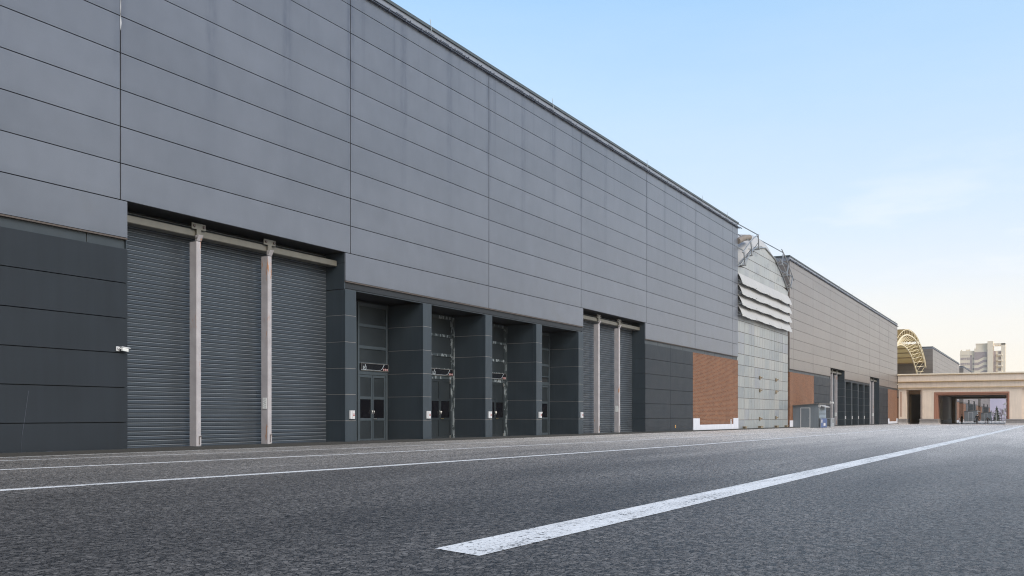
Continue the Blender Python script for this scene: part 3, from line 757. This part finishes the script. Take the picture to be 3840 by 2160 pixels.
b.box(.081, .086, .5, 1.0, .55, .85, 1); b.box(.081, .086, 1.6, 2.6, .2, .5, 1)
b.obj('frame', [M['galv'], M['white']], o)
o = thing('metal_rack', (FX+2.55, 103.4, gz(103.4)), 'low open metal rack beside the blue board', 'rack')
b = MB()
for x in (0, .5):
    for y in (0, 1.9): b.bar((x, y, -.3), (x, y, .98), .06, .06)
b.obj('legs', M['galv'], o)
b = MB(); b.box(-.05, .55, -.05, 1.95, .95, 1.02); b.box(.48, .53, .1, 1.8, .1, .93, 0); b.obj('top', M['galv'], o)
b = MB(); b.box(.531, .56, 1.0, 1.45, .5, .9); b.obj('dark_box', M['ink'], o)

# ------------------------------------------------------------------ open steel vault behind the gate
vt = thing('vault_canopy', (-24.4, 215.5, 0), 'arched open steel truss roof with tan sheeting between two halls', 'canopy roof')
VS = 33.5
def vz(v, apex, foot, p=2.): return foot + (apex-foot)*(1-abs(v/VS)**p)
N = 24
up = [(0, -VS+2*VS*i/N, vz(-VS+2*VS*i/N, 18.1, 10.4, 2.3)) for i in range(N+1)]
top = [(0, p[1]*1.02, vz(p[1], 19.2, 11.0, 2.3)) for p in up]
lo = [(-1.6, -VS*.97+2*VS*.97*i/N, vz((-VS+2*VS*i/N), 16.2, 7.5, 2.1)) for i in range(N+1)]
tr = MB(); tr.tube(up, .17, 6); tr.tube(top, .10, 6)
for i in range(0, N+1): tr.bar(up[i], top[i], .09)
t0 = tr.obj('truss_arch', M['truss'], vt)
tr = MB(); tr.tube(lo, .17, 6); l0 = tr.obj('lower_arch', M['truss'], vt)
tr = MB()
for i in range(N):
    tr.bar(lo[i], up[min(i+2, N)], .085); tr.bar(lo[i+1], up[i+1], .06)
    if i % 2 == 0: tr.bar(lo[i], up[i], .08)
w0 = tr.obj('web', M['truss'], vt)
for dx in (-12, -26):
    for q in (t0, l0, w0):
        c = q.copy(); COL.objects.link(c); c.parent = vt; c.location.x = dx
b = MB(); vs = []; XR = [.1, -50]
for x in XR:
    for i in range(N+1): vs.append((x, top[i][1], top[i][2]+.12))
for x in XR:
    for i in range(N+1): vs.append((x, top[i][1], top[i][2]+.2))
fs = []
for i in range(N):
    if i in (17,): continue
    fs += [(i, i+1, N+1+i+1, N+1+i)]
b.add(vs, fs); b.obj('roof_sheet', M['sheet'], vt)
b = MB()
for i in range(0, N+1): b.box(-50, -.1, top[i][1]-.12, top[i][1]+.12, top[i][2]-.12, top[i][2]+.11)
b.obj('purlins', M['sheetpurlin'], vt)
b = MB(); b.box(-50, -44, -31, 31, 0, 15.5); b.obj('end_wall', M['sheet'], vt)
b = MB(); b.bar((-1.6, -VS*.97, lo[-1][2]), (-1.6, VS*.97, lo[-1][2]), .2); b.bar((-1.6, -VS*.9, 9.4), (-1.6, VS*.9, 9.4), .15)
for s in (-1, 1): b.box(-2.6, -.4, s*30.2-1.5, s*30.2+1.5, -2, 7.6)
b.obj('tie_beam', M['truss'], vt)

# ------------------------------------------------------------------ cream stone gateway across the street
G0, G1 = 181., 222.
gt = thing('gateway', (0, G0, 0), 'cream stone gateway building spanning the street with a red brown portal', 'gateway')
XL, XRt = -22.7, 16.
b = MB()
def layer(z0, z1, out, mat): b.box(XL, XRt, -out, G1-G0, z0, z1, mat)
layer(5.66, 5.90, .10, 0); layer(5.902, 6.06, .34, 1); layer(6.062, 6.95, .18, 0); layer(6.952, 7.04, .36, 1); layer(7.042, 7.16, .60, 1)
layer(7.162, 8.20, .42, 0); layer(8.202, 8.32, .62, 1); layer(8.322, 8.54, .72, 2)
b.obj('entablature', [M['stone'], M['stonestain'], M['stonetop']], gt)
b = MB()
for a, c in ((-22.6, -21.34), (-18.63, -16.72), (-4.78, -2.82)): b.box(a, c, 0, 4., -.2, 5.655)
b.box(-18.95, -18.63, .25, 4., -.2, 5.655)
b.box(-16.72, -4.78, 0, 4., 5.17, 5.655)
b.box(-2.82, XRt, .35, 4., -.2, 5.655)
b.box(-18.9, -16.75, 7., 12., -.6, 5.6); b.box(-18.9, -16.75, 17., 41., -1.2, 5.6); b.box(-4.9, -2.9, 4.01, 41., -1.2, 5.6)
b.obj('pier', M['stone'], gt)
b = MB()
b.box(-22.30, -22.12, -.01, .02, .76, 5.34); b.obj('inset_panel', M['redstone'], gt)
b = MB()
for k, (o0, o1, zt, y0) in enumerate(((0., .30, 5.165, -.03), (.30, .60, 4.90, .12))):
    a, c = -16.715+o0, -4.785-o0*.75
    wid = (o1-o0); wr = wid*.75
    b.box(a, a+wid, y0, 3.9, .37, zt); b.box(c-wr, c, y0, 3.9, .37, zt); b.box(a+wid, c-wr, y0, 3.9, zt-.27, zt)
b.obj('portal_frame', M['redstone'], gt)
b = MB()
for a, c in ((-22.69, -21.2), (-19.05, -16.0), (-5.35, XRt)):
    b.box(a, c, -.35, 4.3, -1.5, .20, 0); b.box(a-.04, c+.04, -.42, 4.35, .20, .38, 0); b.box(a-.1, c+.1, -.55, 4.4, -1.5, -.30, 1)
b.box(-19., -16.6, 6.8, 12.2, -1.5, .2, 0); b.box(-19., -16.6, 16.8, 41., -1.5, .1, 0)
b.obj('plinth', [M['granite'], M['granite2']], gt)
b = MB()
b.box(XL, XRt, 4.0, G1-G0-.01, 4.95, 5.64); b.box(-22.6, -21.5, 9., 41., -1.5, 5.6); b.box(-21.5, -18.9, 38., 41., -1.5, 5.6)
b.box(-16.6, -15.95, 37., 40.9, -1.5, 4.94); b.box(-5.3, -4.9, 37., 40.9, -1.5, 4.94); b.box(-15.95, -5.3, 37., 40.9, 4.60, 4.94)
b.obj('inner_wall', M['brownwall'], gt)
dr = thing('roof_drum', (-11.9, 202., 8.545), 'low round drum of curved grey panels on the gateway roof', 'roof drum')
b = MB(); n = 28; rr = 2.75
for k in range(n):
    if k % 4 == 3: a0, a1 = 2*math.pi*k/n, 2*math.pi*(k+.86)/n
    else: a0, a1 = 2*math.pi*k/n, 2*math.pi*(k+1)/n
    b.quad((rr*math.cos(a0), rr*math.sin(a0), 0), (rr*math.cos(a1), rr*math.sin(a1), 0), (rr*math.cos(a1), rr*math.sin(a1), .72), (rr*math.cos(a0), rr*math.sin(a0), .72))
b.obj('curved_panels', M['galv'], dr)
b = MB(); b.disc((0,0,.70), rr-.02, 'z', 28); b.box(-2.7, 2.7, -.1, .1, 0, .69); b.obj('lid', M['galv'], dr)

# railing across the far end of the passage
def railing(x0, x1, y, tall, lab):
    o = thing('railing', (0, y, gz(y)), lab, 'railing', 'metal railings across the passage')
    n = max(2, int((x1-x0)/.24)); 
    b = MB(); b.box(x0, x1, -.03, .03, tall-.05, tall); b.box(x0, x1, -.03, .03, .12, .17); b.obj('rails', M['rail'], o)
    b = MB()
    for i in range(n+1):
        x = x0 + (x1-x0)*i/n; b.box(x-.018, x+.018, -.018, .018, .17, tall+(.14 if tall > 1 else -.05))
    bb = b.obj('bars', M['rail'], o); 
    b = MB()
    for x in (x0, x1): b.box(x-.05, x+.05, -.05, .05, -.3, tall+.08)
    b.obj('post', M['rail'], o)
railing(-15.8, -9.6, 223.2, .95, 'long low metal railing behind the people in the passage')
railing(-9.3, -5.5, 224.2, 1.12, 'taller spiked railing at the right end of the passage')

# ------------------------------------------------------------------ people
def skin_mesh(name, joints, edges, mats, parent=None, sub=2):
    me = bpy.data.meshes.new(name); me.from_pydata([j[0] for j in joints], edges, [])
    o = bpy.data.objects.new(name, me); COL.objects.link(o)
    o.modifiers.new('s', 'SKIN').use_smooth_shade = True
    for i, j in enumerate(joints):
        r = j[1]; me.skin_vertices[0].data[i].radius = (r, r) if not isinstance(r, tuple) else r
    me.skin_vertices[0].data[0].use_root = True
    m = o.modifiers.new('u', 'SUBSURF'); m.levels = m.render_levels = sub
    dg = bpy.context.evaluated_depsgraph_get(); ev = o.evaluated_get(dg)
    nm = bpy.data.meshes.new_from_object(ev); o.modifiers.clear(); old = o.data; o.data = nm; bpy.data.meshes.remove(old)
    for p in nm.polygons: p.use_smooth = True
    nm.materials.clear(); nm.materials.append(mats)
    if parent: o.parent = parent
    return o
def person(x, y, H, label, coat, rz=0, stride=.14, long_coat=False, arms=(.06, .06)):
    s = H/1.75
    def J(x_, y_, z_, r): return ((x_*s, y_*s, z_*s), r*s)
    a0, a1 = arms
    body = [J(0,0,.95,.13), J(0,0,1.15,.12), J(0,.0,1.38,.15), J(0,.0,1.50,.055), J(0,.01,1.60,.078), J(0,.01,1.70,.07),
            J(-.10,0,.88,.085), J(-.10,stride,.48,.06), J(-.10,stride*.7,.07,.045), J(-.10,stride*.7+.15,.035,.04),
            J(.10,0,.88,.085), J(.10,-stride*.4,.48,.06), J(.10,-stride*1.3,.09,.045), J(.10,-stride*1.3+.14,.035,.04),
            J(-.19,0,1.41,.06), J(-.24-a0,-.05,1.13,.045), J(-.25-a0*1.6,.04,.88,.033), J(-.25-a0*1.6,.06,.80,.028), J(-.26-a0*1.6,.07,.72,.014),
            J(.19,0,1.41,.06), J(.24+a1,.05,1.13,.045), J(.25+a1*1.6,-.02,.88,.033), J(.25+a1*1.6,-.03,.80,.028), J(.26+a1*1.6,-.03,.72,.014)]
    for sd in (17, 22):
        pass
    E = [(0,1),(1,2),(2,3),(3,4),(4,5),(0,6),(6,7),(7,8),(8,9),(0,10),(10,11),(11,12),(12,13),(2,14),(14,15),(15,16),(16,17),(17,18),(2,19),(19,20),(20,21),(21,22),(22,23)]
    hb = len(body)
    for base, sgn in ((17, -1), (22, 1)):     # three more fingers and a thumb on each hand
        bx, by, bz = [c/s for c in body[base][0]]
        for q, (dx, dy, dz) in enumerate(((.0, .025, -.08), (.0, -.022, -.075), (.0, -.04, -.06), (-sgn*.02, .05, -.035))):
            body.append(J(bx+dx, by+dy, bz+dz, .009)); E.append((base, len(body)-1))
    p = skin_mesh('person', body, E, M['skin'], None, 1)
    p.location = (x, y, gz(y)+.006); p.rotation_euler = (0, 0, rz)
    tag(p, label, 'person', 'people walking in the gateway passage')
    hem = .55 if long_coat else .82
    ct = [J(0,0,1.0,.175), J(0,0,1.2,.17), J(0,0,1.36,.185), J(0,.0,1.47,.09), J(0,0,hem,.19), J(-.2,0,1.40,.085), J(-.245-a0,-.05,1.13,.07), J(-.25-a0*1.6,.03,.90,.055),
          J(.2,0,1.40,.085), J(.245+a1,.05,1.13,.07), J(.25+a1*1.6,-.02,.90,.055)]
    skin_mesh('coat', ct, [(0,1),(1,2),(2,3),(0,4),(2,5),(5,6),(6,7),(2,8),(8,9),(9,10)], coat, p, 2)
    tr_ = [J(0,0,.93,.12), J(-.10,0,.86,.105), J(-.10,stride,.48,.08), J(-.10,stride*.7,.11,.07), J(.10,0,.86,.105), J(.10,-stride*.4,.48,.08), J(.10,-stride*1.3,.13,.07)]
    skin_mesh('trousers', tr_, [(0,1),(1,2),(2,3),(0,4),(4,5),(5,6)], M['trouser'], p, 1)
    for sx, yy in ((-.10, stride*.7), (.10, -stride*1.3)):
        b = MB(); b.ball((sx*s, (yy+.05)*s, .05*s), .1*s, 10, 0, (.5, 1.35, .5)); b.obj('shoe', M['hair'], p)
    b = MB(); b.ball((0, -.012*s, 1.665*s), .105*s, 12, 0, (.9, 1.02, .98)); b.obj('hair', M['hair'], p)
    b = MB()
    b.ball((0, .095*s, 1.615*s), .018*s, 6, 0, (.7, 1, 1.2))
    for sx in (-1, 1): b.ball((sx*.085*s, .005, 1.62*s), .022*s, 6, 0, (.4, .8, 1.2))
    b.obj('nose_and_ears', M['skin'], p)
    b = MB()
    for sx in (-1, 1): b.ball((sx*.03*s, .085*s, 1.64*s), .010*s, 6)
    b.box(-.025*s, .025*s, .078*s, .088*s, 1.57*s, 1.577*s); b.obj('eyes_and_mouth', M['hair'], p)
    return p
pa = person(-13.35, 198., 1.72, 'person in a long black coat and cap standing at the left of the passage', M['coat2'], .9, .02, True, (.0, .0))
b = MB(); b.tube([(0, 0, 1.66), (0, 0, 1.76)], .125, 12); b.obj('cap', M['coat'], pa)
pm = person(-9.82, 182., 1.80, 'person in a dark coat walking away with a bag in the left hand', M['coat'], .0, .12, False, (.07, .05))
pc = person(-8.23, 182.6, 1.24, 'small child in a padded coat with arms held out', M['coat2'], .0, .06, False, (.13, .18))
b = MB(); b.box(-.17, .17, -.07, .07, 0, .34); b.tube([(-.09, 0, .34), (-.07, 0, .50), (.07, 0, .50), (.09, 0, .34)], .014, 6)
tag(b.obj('handbag', M['hair'], None, (-10.22, 182.07, gz(182)+.27)), 'black handbag hanging from the left hand of the walking adult', 'bag')
b = MB(); b.box(-.13, .13, -.04, .04, 0, .26); b.tube([(-.06, 0, .26), (0, 0, .36), (.06, 0, .26)], .01, 6)
tag(b.obj('carrier_bag', M['rail'], None, (-8.58, 182.63, gz(182.6)+.22)), 'small grey bag hanging beside the child', 'bag')

# ------------------------------------------------------------------ beyond the gateway
def spruce(x, y, H, label):
    t = thing('spruce_tree', (x, y, gz(y)), label, 'tree')
    b = MB(); b.tube([(0,0,-.3), (0,0,H*.6), (0,0,H)], .1, 6, 0, [.2, .12, .02]); b.obj('trunk', M['bark'], t)
    b = MB(); r = random.Random(4)
    for i in range(420):
        u = r.random()**.8; z = H*(.08+.9*u); rad = (1-u)**.85*H*.36*(.75+.5*r.random())*(.8+.35*math.sin(u*40))
        a = r.random()*6.283; L = rad
        d = Vector((math.cos(a), math.sin(a), -.28)); sdv = Vector((-math.sin(a), math.cos(a), 0))
        for q in range(3):
            t0, t1 = .25+.25*q, .55+.25*q; w = (1.15-t1)*L*.35+.06
            p0 = Vector((0,0,z)) + d*L*t0; p1 = Vector((0,0,z)) + d*L*t1 - Vector((0,0,.12*L*q*.3))
            b.add([p0+sdv*w, p0-sdv*w, p1-sdv*w*.2-Vector((0,0,.15)), p1+sdv*w*.2-Vector((0,0,.15))], [(0,1,2,3)])
    b.obj('crown', M['needle'], t)
spruce(-15.97, 430., 6.5, 'dark spruce tree seen through the right of the passage')
def bare_tree(x, y, H, label, seed):
    t = thing('bare_tree', (x, y, gz(y)), label, 'tree', 'leafless trees beyond the gateway')
    r = random.Random(seed); b = MB(); tw = MB()
    def grow(p, d, L, rad, lev, m):
        q = p + d*L; m.tube([p, (p+q)/2 + Vector((r.uniform(-.1,.1), 0, 0))*L*.4, q], rad, 5, 0, [rad, rad*.8, rad*.6], False)
        if lev > 4: return
        for k in range(3 if lev else 5):
            nd = (d + Vector((r.uniform(-.7,.7), r.uniform(-.7,.7), r.uniform(-.1,.6)))).normalized()
            grow(p + (q-p)*r.uniform(.45, 1), nd, L*r.uniform(.5,.72), rad*.55, lev+1, tw)
    grow(Vector((0,0,-.3)), Vector((0,0,1)), H*.42, H*.018, 0, b)
    b.obj('trunk', M['bark'], t); tw.obj('crown', M['bark'], t)
bare_tree(-13.65, 410., 5.9, 'leafless tree between the spruce and the pole', 2)
bare_tree(-14.2, 460., 7., 'leafless tree at the right edge of the passage view', 5)
bare_tree(-21.9, 545., 6.8, 'leafless tree just left of the spruce', 8)
def pole(X, y, H, label):
    t = thing('lamp_post', (X, y, gz(y)), label, 'lamp post', 'thin pale poles beyond the gateway')
    b = MB(); b.tube([(0,0,-.2), (0,0,H)], .07, 8, 0, [.10, .055]); b.obj('pole', M['white'], t)
    b = MB(); b.box(-.3, .3, -.12, .12, H, H+.1); b.obj('lamp_head', M['rail'], t)
pole(-11.35, 300., 3.3, 'short pale pole in front of the spruce')
pole(-10.3, 330., 5.4, 'taller pale pole right of the spruce')
b = MB(); r = random.Random(9); nx, ny = 60, 8
for j in range(ny+1):
    for i in range(nx+1):
        x = -40 + 330*i/nx; t = j/ny
        hgt = (20.5 + 2*math.sin(x*.05+1) + 1.2*math.sin(x*.17) + r.uniform(-.6, .6))*math.sin(min(t*1.25, 1)*math.pi/2)
        b.v.append((x, 600 + 90*t + r.uniform(-2, 2), gz(600) - 3 + hgt))
for j in range(ny):
    for i in range(nx):
        a = j*(nx+1)+i; b.f.append([a, a+1, a+nx+2, a+nx+1]); b.m.append(0); b.smooth.append(True)
struct(b.obj('hill', M['hill']))

# tower block far behind the gateway
tw = thing('tower_block', (-37.5, 735., -2.2), 'cream high rise apartment block with stepped roofline far behind the gateway', 'apartment block')
b = MB(); b.box(-13.2, -4., 0, 14, 0, 49.5); b.box(-13.4, -4., -.2, 14, 46.5, 47.2); b.box(-12.8, -11.9, 1, 3, 49.5, 50.4); b.box(-9.5, -7, 2, 6, 49.5, 50.6); b.obj('left_wing', M['tower'], tw)
b = MB(); b.box(-3.99, 4.4, -1., 15, 0, 51.); b.box(-3.2, 4.2, 1., 12, 51., 54.); b.box(-3.3, 4.3, .8, 12.2, 54., 54.6); b.obj('middle_wing', M['tower'], tw)
b = MB(); b.box(4.41, 8., -2.6, 12, 0, 55.8); b.obj('stair_core', M['tower'], tw)
b = MB(); b.box(8.01, 14.8, 0, 14, 0, 49.); b.box(13., 15.6, -1.5, 14, 0, 54.); b.box(8.2, 15.7, -1.5, -.9, 53., 54.2); b.box(8.2, 15.7, 12., 13, 53., 54.2)
for x in (9.4, 11.2): b.box(x, x+.3, -1., 12.5, 53.1, 53.6)
b.obj('right_wing', M['tower'], tw)
for k in range(8):
    z = 43.0 - 3.75*k
    b = MB(); b.box(-12.9, -7.0, -.06, -.01, z, z+1.75); b.box(-5.2, -4.2, -.06, -.01, z+.2, z+1.6)
    for x in (-10.2, -9., -8.): b.box(x, x+.15, -.1, -.06, z, z+1.75, 1)
    b.box(-11.4, -8.3, -.09, -.065, z+.35, z+.5, 1)
    b.obj('window_band', [M['towerglass'], M['tower']], tw)
    b = MB(); zz = 43.2-3.75*k
    b.prism([(-3.9, -1.05, zz-.4), (-1.6, -1.05, zz-.4), (2.0, -1.05, zz+1.6), (3.9, -1.05, zz+1.6), (3.9, -1.05, zz+(5.2 if k == 0 else 3.35)), (2.0, -1.05, zz+(5.2 if k == 0 else 3.35)), (-1.6, -1.05, zz+(5.2 if k == 0 else 1.45)), (-3.9, -1.05, zz+(5.2 if k == 0 else 1.45))], (0, .04, 0))
    b.obj('stair_window', M['towerglass'], tw)
    zb = 45.5-3.9*k
    b = MB(); b.prism([(9.6, 0, zb), (11., -2.2, zb), (13.6, -2.2, zb), (14.4, 0, zb)], (0, 0, .9)); b.obj('balcony', M['tower'], tw)
    b = MB(); b.box(11.2, 13., -.08, -.01, zb+.95, zb+2.9); b.obj('balcony_window', M['towerglass'], tw)
b = MB(); b.box(-6.7, -5.5, -.08, -.01, 4, 46.3); b.box(4.0, 4.4, -1.06, -1.01, 4, 50); b.box(8.05, 9.5, -.08, -.01, 4, 48.9); b.obj('window_strip', M['towerglass'], tw)
fb = thing('far_block', (-15., 560., gz(560)), 'hazy grey apartment block at the right edge of the passage view', 'apartment block')
b = MB(); b.box(-1.5, 16, 0, 12, -1, 16); b.obj('wall', M['hill'], fb)
for k in range(5):
    b = MB(); b.box(-2.3, 0, -.8, -.01, 2.4+3*k, 3.5+3*k); b.obj('balcony', M['white'], fb)

# ------------------------------------------------------------------ air
b = MB(); b.box(-400, 400, -40, 1010, gz(1010)-1.2, 62); hz = b.obj('haze', NT('haze_air').mat); hz['kind'] = 'stuff'
ht = hz.data.materials[0].node_tree; ht.nodes.clear()
vo_ = ht.nodes.new('ShaderNodeVolumePrincipled'); vo_.inputs['Color'].default_value = (1., .90, .78, 1); vo_.inputs['Density'].default_value = .00018; vo_.inputs['Anisotropy'].default_value = .2
ou_ = ht.nodes.new('ShaderNodeOutputMaterial'); ht.links.new(vo_.outputs[0], ou_.inputs['Volume'])

# ------------------------------------------------------------------ light, sky, camera
SUN_EL, SUN_AZ = R(36), R(112)                 # azimuth from the street direction towards the right
sd = Vector((math.sin(SUN_AZ)*math.cos(SUN_EL), math.cos(SUN_AZ)*math.cos(SUN_EL), math.sin(SUN_EL)))
L = bpy.data.lights.new('sun', 'SUN'); L.energy = 1.5; L.angle = R(38); L.color = (1., .93, .82)
lo_ = bpy.data.objects.new('sun', L); COL.objects.link(lo_); lo_.rotation_euler = sd.to_track_quat('Z', 'Y').to_euler()
w = bpy.data.worlds.new('World'); sc.world = w; w.use_nodes = True
class WT(NT):
    def __init__(s, tree): s.t = tree
k = WT(w.node_tree); bg = w.node_tree.nodes['Background']
sky = k.n('ShaderNodeTexSky'); sky.sky_type = 'NISHITA'; sky.sun_disc = False
sky.sun_elevation = SUN_EL; sky.sun_rotation = SUN_AZ; sky.air_density = 1.; sky.dust_density = .6; sky.ozone_density = 3.
dirn = k.n('ShaderNodeTexCoord').outputs['Generated']; dx = k.n('ShaderNodeSeparateXYZ', {0: dirn})
# thin bright haze low in the sky and a few faint veils of cloud
veil = k.noise(k.vec(k.math('MULTIPLY', dx.outputs[0], 2.), k.math('MULTIPLY', dx.outputs[1], 2.), k.math('MULTIPLY', dx.outputs[2], 9.)), 2.2, 5, .6)
el = k.math('ADD', dx.outputs[2], k.math('MULTIPLY', k.math('SUBTRACT', veil, .5), .06))
ahead = k.ss(dx.outputs[1], .3, .95)
rp = k.n('ShaderNodeValToRGB', {0: el}); e = rp.color_ramp.elements
e[0].position = 0.; e[0].color = (.92, .91, .94, 1); e[1].position = .75; e[1].color = (.26, .46, .90, 1)
for p_, c_ in ((.12, (.83, .88, .97)), (.21, (.70, .83, 1.)), (.32, (.54, .755, 1.)), (.42, (.40, .665, 1.))):
    q_ = e.new(p_); q_.color = (*c_, 1)
grad = k.n('ShaderNodeVectorMath', {0: rp.outputs[0], 1: (3.9, 3.9, 3.9)}, operation='MULTIPLY').outputs[0]
skyc = k.n('ShaderNodeVectorMath', {0: sky.outputs[0], 1: (1.75, 1.48, 1.18)}, operation='MULTIPLY').outputs[0]
back = k.math('ADD', .62, k.math('MULTIPLY', k.ss(dx.outputs[1], -.6, .2), .38))
skyc = k.n('ShaderNodeVectorMath', {0: skyc, 1: k.vec(back, back, back)}, operation='MULTIPLY').outputs[0]
colr = k.mix(k.math('ADD', .35, k.math('MULTIPLY', ahead, .55)), skyc, grad)
warm = k.math('MULTIPLY', k.math('SUBTRACT', 1., k.ss(el, .0, .2)), k.ss(dx.outputs[1], .86, 1.))
colr = k.mix(k.math('MULTIPLY', warm, .7), colr, (4.5, 4.1, 3.45))
cl = k.math('MULTIPLY', k.ss(veil, .55, .75), k.math('MULTIPLY', k.ss(el, .02, .12), k.math('SUBTRACT', 1., k.ss(el, .15, .34))))
colr = k.mix(k.math('MULTIPLY', cl, .4), colr, (4.2, 4.2, 4.3))
k.t.links.new(colr, bg.inputs[0]); bg.inputs[1].default_value = .12

cam = bpy.data.cameras.new('camera'); co = bpy.data.objects.new('camera', cam); COL.objects.link(co)
cam.sensor_width = 36; cam.lens = 3450/3840*36; cam.shift_y = 478/3840; cam.clip_start = .05; cam.clip_end = 6000
co.location = (0, 0, 1.0); co.rotation_euler = (R(90), 0, R(29.9145)); sc.camera = co
sc.cycles.filter_width = 1.1; sc.cycles.use_denoising = True; sc.cycles.denoising_prefilter = 'NONE'; sc.cycles.use_adaptive_sampling = False
sc.view_settings.view_transform = 'Standard'; sc.view_settings.look = 'None'; sc.view_settings.gamma = 1; sc.view_settings.exposure = 1.1
